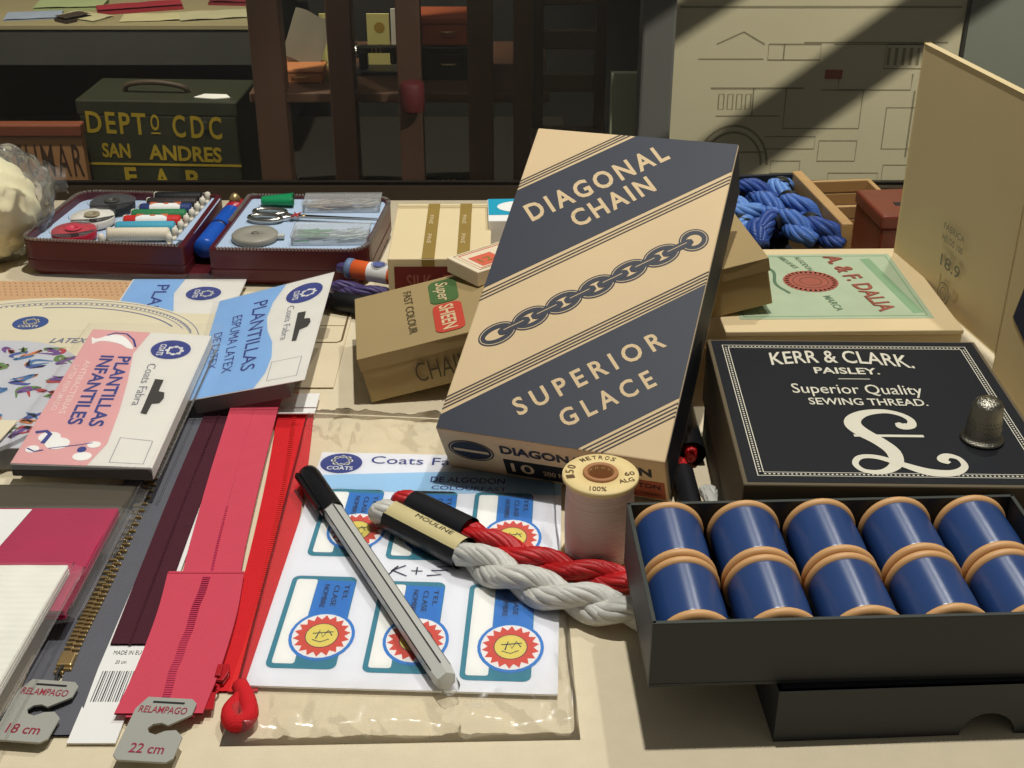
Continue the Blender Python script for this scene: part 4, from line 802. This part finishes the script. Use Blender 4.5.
# B: blue latex foam insoles, right side propped up
bB = (-13, 60.5, 0); pB = thing('insole_pack', 'blue and white header card of the tilted latex foam insole pack', 'insole pack', bB)
PB = Pat((-15.45, 54.5, 1.12), (-9.85, 54.6, 2.2), (-9.95, 67.3, 2.34), (-16.3, 66.1, 1.08)); WB, LB = 6.0, 12.6
b = MB(); b.box(0, WB, 0, LB, -.03, 0); mapped(b, PB, WB, LB, 'header_card', HW, pB, bB)
b = MB(); b.box(.1, WB-.9, .05, LB, -.85, -.05, .1); mapped(b, PB, WB, LB, 'foam_insole', FOAM, pB, bB)
b = MB(); b.flat([(.02, .05), (3.35, .05), (3.75, 1.5), (3.85, 3.2), (3.65, 5.0), (3.2, 6.6), (2.95, 8.4), (3.05, 10.4), (3.5, 12.55), (.02, 12.55)], .012); mapped(b, PB, WB, LB, 'blue_field', BLUEH, pB, bB)
t = MB(); t.text('PLANTILLAS', (2.0, 10.9), (2.35, 2.2), .72, .02, None, .005); t.text('ESPUMA LATEX', (1.05, 9.6), (1.35, 2.4), .5, .02, None, 0); t.text('DE LATEX', (.3, 7.8), (.5, 3.2), .42, .02, None, 0); t.disc(4.65, 10.6, .95, 1.25, .018); mapped(t, PB, WB, LB, 'navy_lettering', NAVY, pB, bB)
t = MB(); logo(t, 4.65, 10.5, .95, .024, None, -PI/2); mapped(t, PB, WB, LB, 'white_emblem', WHITE, pB, bB)
t = MB(); t.flat([(x+.15, y*1.0) for x, y in [(4.45, 8.05), (4.55, 4.6), (4.8, 4.55), (4.82, 5.8), (5.2, 6.0), (5.3, 6.5), (5.2, 7.0), (4.9, 7.1), (4.88, 8.0)]], .021); mapped(t, PB, WB, LB, 'hang_slot', M('slot_dark', (44, 36, 30), .9), pB, bB)
t = MB(); t.text('Coats Fabra', (3.95, 9.2), (4.05, 5.0), .36, .02, None, -.005); t.stroke([(3.95, .6), (5.5, .6), (5.5, 2.6), (3.95, 2.6)], .035, .02, None, True); mapped(t, PB, WB, LB, 'grey_lettering', MID, pB, bB)
b = MB(); b.grid(lambda u, v: (lerp(-.3, WB+.05, u), lerp(-.15, LB, v), .05+.05*noise.noise((u*7, v*9, 3))), 30, 40); b.grid(lambda u, v: (lerp(-.3, WB+.05, u), -.15-.05*math.sin(v*PI), lerp(.05, -1.0, v)+.04*noise.noise((u*9, v*3, 3))), 30, 8); mapped(b, PB, WB, LB, 'clear_bag', SLEEVE, pB, bB)
b = MB(); sole(b, -24.6, 59.6, 8.6, 7.1, .82, 1.02, -.1); b.box(-22, -15.9, 55.5, 65, .78, .84, .02); b.done('latex_insole', M('latex_cream', (224, 212, 180), .7, .05), pB, bB)
t = MB()
for k, (r, a0, a1) in enumerate(((.0, 20, 120), (.3, 25, 115), (.6, 30, 110), (.95, 35, 100))):
    t.stroke([(-24.6+(8.1-r)*math.cos(math.radians(a))*(1+.16*math.sin(math.radians(a))), 59.6+(6.75-r)*math.sin(math.radians(a))) for a in range(a0, a1)], .05 if k < 3 else .1, 1.026)
for a in range(24, 118, 2):
    rr = 7.75; x = -24.6+rr*math.cos(math.radians(a))*(1+.16*math.sin(math.radians(a))); y = 59.6+6.3*math.sin(math.radians(a)); t.disc(x, y, .07, .09, 1.026, None, 6)
t.text('LATEX', (-24.2, 60.95), (-22.2, 60.95), .55, 1.03, None, .02, .3)
t.done('insole_print', M('grey_blue_print', (112, 118, 140), .7), pB, bB)
t = MB(); t.disc(-25.95, 63.4, .95, .85, 1.026); t.done('navy_emblem', M('navy_emblem_ink', (62, 84, 140), .6), pB, bB)
t = MB(); logo(t, -25.95, 63.35, .85, 1.034, None, 0); t.done('emblem_lettering', M('latex_cream', (224, 212, 180), .7), pB, bB)
# C: lowest pack, mostly hidden, perforated insole
bC = (-22, 67, 0); pC = thing('insole_pack', 'blue and white header card of the rearmost insole pack with a perforated tan insole', 'insole pack', bC)
b = MB(); b.box(-22.3, -15.6, 56, 70.4, .48, .56, .02); b.done('header_card', HW, pC, bC)
b = MB(); b.flat([(-22.2, 56), (-19.2, 56), (-18.9, 66), (-19.4, 68.3), (-19.2, 70.35), (-22.2, 70.35)], .572); b.done('blue_field', BLUEH, pC, bC)
t = MB(); t.text('PLANTILLAS', (-20.6, 69.5), (-20.4, 60), .7, .58, None, .01); t.disc(-17.7, 68.3, 1.0, .95, .58); t.done('navy_lettering', NAVY, pC, bC)
t = MB(); logo(t, -17.7, 68.25, .9, .588, None, -PI/2); t.done('white_emblem', WHITE, pC, bC)
b = MB(); b.box(-34, -22.2, 57, 70.3, .3, .5, .05); b.done('tan_insole', M('tan_insole', (206, 164, 118), .75, .06), pC, bC)
t = MB()
for i in range(34):
    for j in range(5): t.disc(-33.8+i*.34+.17*(j % 2), 69.9-j*.42, .06, .07, .508, None, 6)
o = t.done('perforations', M('perforation_brown', (140, 98, 62), .9), pC, bC); o['kind'] = 'stuff'
b = MB(); b.grid(lambda u, v: (lerp(-34, -15.5, u), lerp(64, 70.9, v), .66+.05*noise.noise((u*19, v*9, 5))), 60, 24); b.done('clear_bag', SLEEVE, pC, bC)

# ------------------------------------------------------------------ fastener card, purple skeins
fc = thing('fastener_card', 'cream card with a brown rounded outline left of the kraft box', 'card', (-10.6, 61, 0))
b = MB(); b.box(-.9, 1.6, -3.2, 6.6, .03, .09, .02); b.done('card', M('fastener_card_cream', (222, 206, 172), .7), fc)
b = MB(); b.stroke(rrect(-.75, 1.4, 1.9, 6.2, .35), .12, .1, None, True); b.stroke([(-.7, 4.0), (1.35, 4.0)], .06, .1); b.done('outline_print', M('outline_brown', (110, 86, 56), .7), fc)
b = MB(); b.flat(rrect(-.6, .6, 2.3, 3.7, .2), .1); b.flat([(-.9, -3), (-.2, -3), (.3, 1.2), (-.9, 1.2)], .1); b.done('grey_panel', M('taupe_print', (186, 170, 142), .7), fc)
PURP = ridged('purple_floss', (78, 64, 112), 'X', 300, .4, .5, .6); DPUR = ridged('dark_purple_floss', (44, 38, 52), 'X', 300, .45, .5, .6); OLAB = M('orange_label', (226, 98, 42), .5)
for i, (x, y, z, m, bandc, t) in enumerate(((-8.0, 69.0, 1.55, PURP, OLAB, 'purple skein with an orange label on top of the other skeins'), (-8.4, 68.3, .6, PURP, None, 'plain purple skein lying under the orange-labelled one'), (-8.9, 66.6, .62, DPUR, M('black_band', (22, 22, 24), .45), 'very dark purple skein in front, touching the kraft box'))):
    o = thing('embroidery_skein', t, 'skein', (x, y, z-.55), RZ(-.38), 'purple skeins by the kraft box')
    b = MB(); rope_strands(None, b, [(-2.2, 0, .55), (-1, .02, .6), (0.4, 0, .6), (1.8, 0, .55)], .16, 5, .34, 2, 7, 26, i); b.done('strand', m, o)
    if bandc:
        b = MB(); b.lathe([(.50, -1.35), (.56, -1.3), (.56, 1.5), (.50, 1.55)], 20, T(.1, 0, .6) @ RY(PI/2)); b.done('paper_band', bandc, o)
    if i == 0:
        b = MB(); b.lathe([(.57, -.1), (.575, 0), (.575, 1.1), (.57, 1.2)], 20, T(-.1, 0, .6) @ RY(PI/2)); b.done('white_label', WHITE, o)
        b = MB(); b.disc(.45, -.05, .38, .33, 1.19); b.ring(.45, -.05, .46, .40, .04, 1.19); b.done('label_emblem', M('label_blue', (90, 100, 150), .6), o)
        b = MB(); b.lathe([(.5, -1.75), (.6, -1.7), (.6, -1.4), (.5, -1.35)], 20, T(.1, 0, .6) @ RY(PI/2)); b.done('blue_band', M('slate_blue_band', (106, 126, 160), .5), o)

# ------------------------------------------------------------------ small boxes in the middle distance
CRB = M('cream_glazed_paper', (224, 204, 160), .6, .05, 30); GB = M('gold_band_print', (150, 124, 62), .5, .12, 60)
cb = thing('banded_box', 'cream box with two gold bands standing behind the kraft box', 'box', (-6.75, 65.3, 0), RZ(.01))
MB().box(0, 5.6, 0, 8.6, 0, 3.95, .06).done('body', CRB, cb)
t = MB()
for x in (1.85, 3.75): t.flat([(x, .02), (x+.7, .02), (x+.7, 8.55), (x, 8.55)], 3.965); t.flat([(x, .6), (x+.7, .6), (x+.7, 3.9), (x, 3.9)], .02, FRONT)
for y in (8.15, 7.85): t.stroke([(.05, y), (5.55, y)], .06, 3.968)
t.done('gold_bands', GB, cb)
t = MB(); 
for k in range(4): t.text('FINE', (2.02+(k % 2)*1.9, 6.6-(k//2)*3), (2.02+(k % 2)*1.9, 5.2-(k//2)*3), .22, 3.975, None, 0)
t.done('band_lettering', CRB, cb)
MB().flat([(.35, .3), (5.3, .3), (5.3, 3.5), (.35, 3.5)], .025, FRONT).done('red_front_label', M('dark_red_label', (122, 44, 36), .6, .15), cb)
t = MB(); t.text('SILK', (1.0, 2.2), (2.4, 2.2), .8, .035, FRONT); t.text('TWIST', (3.0, 2.2), (4.9, 2.2), .8, .035, FRONT); t.done('front_lettering', M('rose_print', (168, 96, 80), .6), cb)
rbx = thing('labelled_box', 'small cream box with a red square and red border', 'box', (-1.75, 61.4, 4.0), RZ(.70))
MB().box(0, 6.4, 0, 2.6, 0, .82, .05).done('body', M('cream_white_card', (226, 210, 180), .6, .04), rbx)
t = MB(); t.flat([(.75, .5), (2.2, .5), (2.2, 1.75), (.75, 1.75)], .835); t.stroke([(.5, .35), (6.0, .35), (6.0, 2.25), (.5, 2.25)], .08, .832, None, True); t.done('red_print', M('coral_print', (212, 100, 74), .6), rbx)
t = MB(); t.text('12', (1.0, .85), (1.8, .85), .5, .845); t.stroke([(.3, .2), (6.2, .2), (6.2, 2.42), (.3, 2.42)], .05, .834, None, True); t.done('gold_print', GB, rbx)
tq = thing('turquoise_box', 'turquoise and white box half hidden behind the tall carton', 'box', (-1.35, 69.6, 0), RZ(.03))
MB().box(0, 4.6, 0, 3.6, 0, 4.5, .05).done('body', WHITE, tq)
b = MB(); b.flat([(.04, .9), (4.55, .9), (4.55, 3.56), (.04, 3.56)], 4.515); b.done('turquoise_field', M('turquoise_print', (34, 160, 190), .5), tq)
b = MB(); b.disc(2.0, 2.2, 1.45, .95, 4.53); b.done('white_oval', WHITE, tq)

# ------------------------------------------------------------------ sewing kit case and what lies in it
MAR = M('maroon_leather', (82, 24, 30), .42, .12, 40, .35, 500, coat=.15); PBL = M('pale_blue_lining', (176, 194, 216), .6, .04)
kt = thing('sewing_kit_case', 'open maroon zip-round sewing kit case lined in pale blue', 'case', (-18.4, 75.5, 0)); kb = (-18.4, 75.5, 0)
def quadround(P, r, n=6):
    out = []; m = len(P)
    for i in range(m):
        a, b, c = Vector(P[i-1]), Vector(P[i]), Vector(P[(i+1) % m]); ri = r[i] if isinstance(r, (list, tuple)) else r
        p = b+(a-b).normalized()*ri; q = b+(c-b).normalized()*ri
        for k in range(n+1):
            t_ = k/n; out.append(tuple(p*(1-t_)**2+b*2*t_*(1-t_)+q*t_*t_))
    return out
def inset(P, d):
    c = sum((Vector(p) for p in P), Vector((0, 0)))/len(P); return [tuple(Vector(p)+(c-Vector(p)).normalized()*d) for p in P]
halves = {'left': ([(-29.3, 72.15), (-19.25, 71.0), (-18.75, 80.0), (-28.1, 80.7)], [1.0, .3, .3, 1.2]), 'right': ([(-17.75, 70.6), (-8.45, 70.25), (-7.6, 79.6), (-17.0, 79.9)], [.3, 1.4, 1.6, .3])}
for nm, (P, r) in halves.items():
    o_ = quadround(P, r); i_ = quadround(inset(P, .42), [max(.2, x-.3) for x in r]); n = len(o_); b = MB()
    prof = [(o_, 0.12, .94), (o_, .5, 1), (o_, 1.05, 1.0), (o_, 1.12, .992), (o_, 1.2, 1.0), (o_, 2.25, 1), (o_, 2.36, .99), (i_, 2.36, 1), (i_, 1.7, 1)]
    c = sum((Vector(p) for p in P), Vector((0, 0)))/4; vs = []
    for (pl, z, k) in prof: vs += [(c.x+(p[0]-c.x)*k, c.y+(p[1]-c.y)*k, z) for p in pl]
    fs = [(a*n+i, a*n+(i+1) % n, (a+1)*n+(i+1) % n, (a+1)*n+i) for a in range(len(prof)-1) for i in range(n)]; fs.append(tuple(range(n))[::-1]); b.add(vs, fs); b.done('shell', MAR, kt, kb)
    b = MB(); b.flat(i_, 1.9 if nm == 'left' else 2.2); b.done('lining', PBL, kt, kb)
    b = MB(); full = quadround(inset(P, .12), r); m2 = len(full)
    def walk(pl, step):
        for i in range(len(pl)):
            a, c2 = Vector(pl[i]), Vector(pl[(i+1) % len(pl)]); d2 = (c2-a); L2 = d2.length; k = 0
            while k < L2: yield a+d2.normalized()*k, math.atan2(d2.y, d2.x); k += step
    for q, a in walk(full, .2):
        if (nm == 'left' and q.x > -19.6) or (nm == 'right' and q.x < -17.3): continue
        b.box(-.05, .05, -.12, .12, 2.33, 2.45, 0, T(q.x, q.y, 0) @ RZ(a))
    o = b.done('zip_teeth', M('pewter_teeth', (150, 140, 132), .4, metal=.4), kt, kb); o['kind'] = 'stuff'
b = MB(); b.box(-19.3, -17.1, 71.3, 79.8, .12, .5, .1); b.done('spine', MAR, kt, kb)
b = MB(); b.prism([(-20.0, 72.3), (-19.2, 72.2), (-18.75, 79.4), (-19.3, 79.5)], 2.2, 2.3, None, .03); b.done('elastic_flap', PBL, kt, kb)
PEG = M('ivory_plastic', (222, 214, 196), .4, .05)
tx = lambda i: (-22.95-.22*i, -19.85-.11*i)
for s_, nm in ((0, 'left'), (1, 'right')):
    b = MB(); 
    for i in range(8):
        x = tx(i-.5)[s_]+(-.12 if s_ == 0 else .12); y = 79.9-1.05*(i); b.lathe([(0, 0), (.2, .05), (.22, .3), (.16, .5), (0, .56)], 12, T(x, y, 2.02)); b.box(x-.12, x+.12, y-.55, y+.55, 1.91, 2.07, .04)
    b.done('peg_rack', PEG, kt, kb)
rolls = [('black', (24, 24, 26), 0), ('dark brown', (50, 42, 40), 0), ('navy', (40, 58, 110), 1), ('green', (46, 122, 74), 0), ('red', (206, 44, 38), 1), ('turquoise', (70, 160, 186), 0), ('cream', (226, 214, 190), 0)]
for i, (nm, c, lb) in enumerate(rolls):
    x0, x1 = tx(i); y = 79.35-1.05*i; cx = (x0+x1)/2; hl_ = (x1-x0)/2-.05
    o = thing('thread_roll', '%s thread roll%s in the left half of the kit' % (nm, ' with a paper label' if lb else ''), 'thread', (cx, y, 1.92), RZ(.02), 'thread rolls in the sewing kit')
    MB().lathe([(.12, -hl_), (.36, -hl_+.02), (.4, -hl_+.12), (.4, hl_-.12), (.36, hl_-.02), (.12, hl_)], 18, T(0, 0, .42) @ RY(PI/2)).done('thread', ridged('roll_%d' % i, c, 'X', 300, .5, .3, .5), o)
    MB().lathe([(0, -hl_-.08), (.14, -hl_-.08), (.14, hl_+.08), (0, hl_+.08)], 10, T(0, 0, .42) @ RY(PI/2)).done('core', PEG, o)
    if lb:
        MB().lathe([(.405, -.95), (.41, -.9), (.41, .9), (.405, .95)], 18, T(0, 0, .42) @ RY(PI/2)).done('paper_label', WHITE, o)
        b = MB(); b.flat([(-.95, -.2), (-.45, .2), (-.95, .22)], .84); b.flat([(.95, -.2), (.45, .2), (.95, .22)], .84); b.flat([(-.1, -.08), (.2, -.08), (.2, .1), (-.1, .1)], .845); b.done('label_print', M('label_orange_print', (216, 104, 60), .6), o)
for nm, c, x, y, t in (('black', (44, 46, 48), -25.35, 78.2, 'clear bobbin of black thread at the back of the kit'), ('white', (232, 226, 212), -25.9, 75.7, 'clear bobbin of white thread between the black and red ones'), ('red', (186, 30, 52), -26.35, 73.35, 'clear bobbin of red thread at the front of the kit')):
    o = thing('bobbin', t, 'bobbin', (x, y, 1.91), None, 'bobbins in the sewing kit'); R_ = 1.42 if nm != 'black' else 1.5
    for z in (.05, .62): MB().lathe([(.2, z), (R_-.05, z), (R_, z+.03), (R_-.05, z+.05), (.2, z+.05)], 36).done('disc', film('bobbin_clear', refl=.03, rough=.1, haze=.03), o)
    MB().lathe([(.3, .12), (R_-.12, .12), (R_-.1, .3), (R_-.1, .5), (R_-.12, .61), (.3, .61)], 36).done('thread', ridged('bobbin_' + nm, c, 'Z', 300, .5, .3, .5), o)
    MB().lathe([(.22, 0), (.22, .76), (.45, .76), (.48, .74), (.48, .7)], 20).done('hub', M('hub_' + nm, {'black': (70, 68, 62), 'white': (150, 138, 110), 'red': (206, 60, 80)}[nm], .5), o)
# marker, thimble, scissors, pin boxes, tape measure
R = RZ(math.atan2(72.6-80, -18.45+17.75))
mk = thing('seam_marker', 'blue felt marker with a red cap lying along the kit spine', 'pen', (-17.8, 80.0, 1.55), R)
MB().lathe([(0, 1.4), (.62, 1.42), (.66, 1.6), (.66, 7.2), (.6, 7.4), (0, 7.45)], 24, RYp).done('body', M('blue_plastic', (30, 84, 178), .3), mk); MB().lathe([(0, -.2), (.55, -.15), (.62, .1), (.64, 1.4), (0, 1.4)], 24, RYp).done('cap', M('red_plastic', (176, 28, 44), .3), mk)
MB().lathe([(.64, 4.2), (.69, 4.22), (.69, 4.5), (.64, 4.52)], 24, RYp).done('band', M('dark_blue_band', (16, 38, 92), .4), mk); MB().lathe([(0, -.1), (.3, 0), (.4, .3), (.2, .6), (0, .7)], 16, T(.5, 0, .4)).done('brass_stud', BRASS, mk)
o = thing('plastic_thimble', 'green plastic thimble lying in the right half of the kit', 'thimble', (-15.9, 78.2, 2.2), RZ(.08) @ Matrix.Diagonal((1, .8, .5, 1)))
MB().lathe([(0, 0), (.42, .02), (.5, .12), (.76, 1.9), (.8, 2.0), (.72, 2.0)], 28, T(0, 0, .8) @ RYp).done('body', M('green_plastic', (24, 138, 84), .35), o)
b = MB(); [b.tube([(.5+.22*k, .0, .8+.56+.035*k), (.5+.22*k, .35, .8+.46+.035*k)], .03, 5) for k in range(6)]; b.tube([(2.0, .78*math.cos(a*PI/12), .8+.78*math.sin(a*PI/12)) for a in range(24)], .05, 6, None, True, True); b.done('ribs', M('dark_green_plastic', (16, 104, 64), .35), o)
def pinbox(loc, rz, sx, sy, sz, label, cols_):
    o = thing('pin_box', label, 'box', loc, RZ(rz), 'clear pin boxes in the sewing kit')
    b = MB(); b.box(0, sx, 0, sy, 0, .08, .02); b.box(0, sx, 0, .07, .08, sz); b.box(0, sx, sy-.07, sy, .08, sz); b.box(0, .07, .07, sy-.07, .08, sz); b.box(sx-.07, sx, .07, sy-.07, .08, sz); b.done('tub', ACRYL, o)
    MB().box(-.05, sx+.05, -.05, sy+.05, sz, sz+.1, .03).done('lid', ACRYL, o)
    random.seed(int(sx*10))
    for j, (c, x0, x1) in enumerate(cols_):
        b = MB()
        for k in range(26):
            x = random.uniform(x0, x1)*sx; y = random.uniform(.15, .85)*sy; a = random.uniform(-.6, .6); z = random.uniform(.12, sz*.55); L2 = .5
            b.tube([(min(max(x-L2*math.cos(a), .12), sx-.12), y-L2*.4*math.sin(a), z), (min(max(x+L2*math.cos(a), .12), sx-.12), y+L2*.4*math.sin(a), z+.06)], .045, 5)
        q = b.done('pins', M('pins_%d_%d' % (int(sx*10), j), c, .4, metal=.2), o); q['kind'] = 'stuff'
    return o
pinbox((-13.1, 76.95, 2.2), .02, 4.8, 2.1, .5, 'clear box of tan and grey pins at the back of the kit', [((184, 166, 146), .1, .45), ((120, 104, 90), .35, .55), ((160, 154, 144), .55, .9)])
pinbox((-13.0, 71.5, 2.2), .02, 4.5, 2.4, .5, 'clear box with green pins at the front of the kit', [((40, 140, 84), .1, .42), ((176, 190, 190), .4, .9)])
sc = thing('embroidery_scissors', 'small steel scissors with looped handles in the kit', 'scissors', (-13.6, 75.7, 2.45), RZ(-.12))
for k, (cy, nm) in enumerate(((.62, 'handle'), (-.42, 'handle'))):
    b = MB(); b.tube([(-1.55+1.0*math.cos(a*PI/14), cy+.48*math.sin(a*PI/14), .0) for a in range(28)], .16, 8, None, True, True); b.tube(smooth_path([(-.62, cy*.8, 0), (-.1, cy*.3, 0), (.5, 0, .02)], 10), .13, 8); b.done(nm, STEEL, sc)
for k, zz in ((0, -.03), (1, .05)):
    b = MB(); b.prism([(.2, -.16), (1.2, -.17), (5.4, -.02+.05*k), (5.4, .03+.05*k), (1.2, .15), (.2, .16)], zz, zz+.07, None, .01); b.done('blade', STEEL, sc)
MB().lathe([(0, .16), (.14, .15), (.16, .1)], 12, T(.75, 0, 0)).done('pivot_screw', BRASS, sc); b = MB(); b.tube([(.1, -.35, .14), (.5, .35, .14)], .05, 6); b.tube([(.1, .35, .14), (.5, -.35, .14)], .05, 6); b.done('red_thread_tie', RDF, sc)
tm = thing('tape_measure', 'round grey tape measure in the front of the kit', 'tape measure', (-15.3, 72.5, 2.2))
MB().lathe([(0, 0), (1.3, .02), (1.38, .12), (1.38, .34), (1.28, .44), (.3, .46), (.26, .4), (0, .4)], 40).done('case', M('grey_plastic_case', (150, 146, 132), .4), tm); MB().box(1.2, 1.75, -.18, .18, .1, .34, .04).done('tape_tab', M('tab_grey', (196, 196, 186), .4), tm); MB().lathe([(0, .4), (.24, .42), (.2, .48), (0, .5)], 20).done('button', M('button_grey', (112, 108, 98), .4), tm)

# ------------------------------------------------------------------ bagged cream wadding, far left
wd_ = thing('yarn_ball', 'cream ball of yarn in a clear bag left of the kit case', 'yarn', (-32.3, 75.0, .04))
b = MB()
def ball(u, v):
    th_, ph = v*PI, u*2*PI; r = 3.25+.10*math.sin(ph*9+th_*12)*math.sin(th_)+.06*noise.noise((math.cos(ph)*2, math.sin(ph)*2, th_*2)); return (r*math.sin(th_)*math.cos(ph), r*math.sin(th_)*math.sin(ph), 3.25-r*math.cos(th_))
b.grid(ball, 72, 40); b.done('wound_yarn', M('cream_yarn', (232, 222, 178), .8, .08, 40, .4, 300, stretch=(1, 1, 3)), wd_)
b = MB()
def bag2(u, v):
    th_, ph = v*PI, u*2*PI; dx, dy, dz = math.sin(th_)*math.cos(ph), math.sin(th_)*math.sin(ph), -math.cos(th_)
    r = 1+.12*noise.noise((dx*2.2, dy*2.2, dz*2.2))+.10*abs(noise.noise((dx*5, dy*5, dz*5+3))); return (3.75*dx*r+.2, 3.6*dy*r+.5, max(.05, 3.4+3.6*dz*r))
b.grid(bag2, 80, 50)
b.grid(lambda u, v: (2.6+1.9*u+.25*noise.noise((u*4, v*5, 1)), 2.6+.8*noise.noise((u*3, v*3, 7)), 3.2+2.4*v*(1-.3*u)+.3*noise.noise((u*5, v*4, 2))), 16, 16); b.done('clear_bag', film('crinkled_bag', refl=.2, rough=.14, haze=.10), wd_)
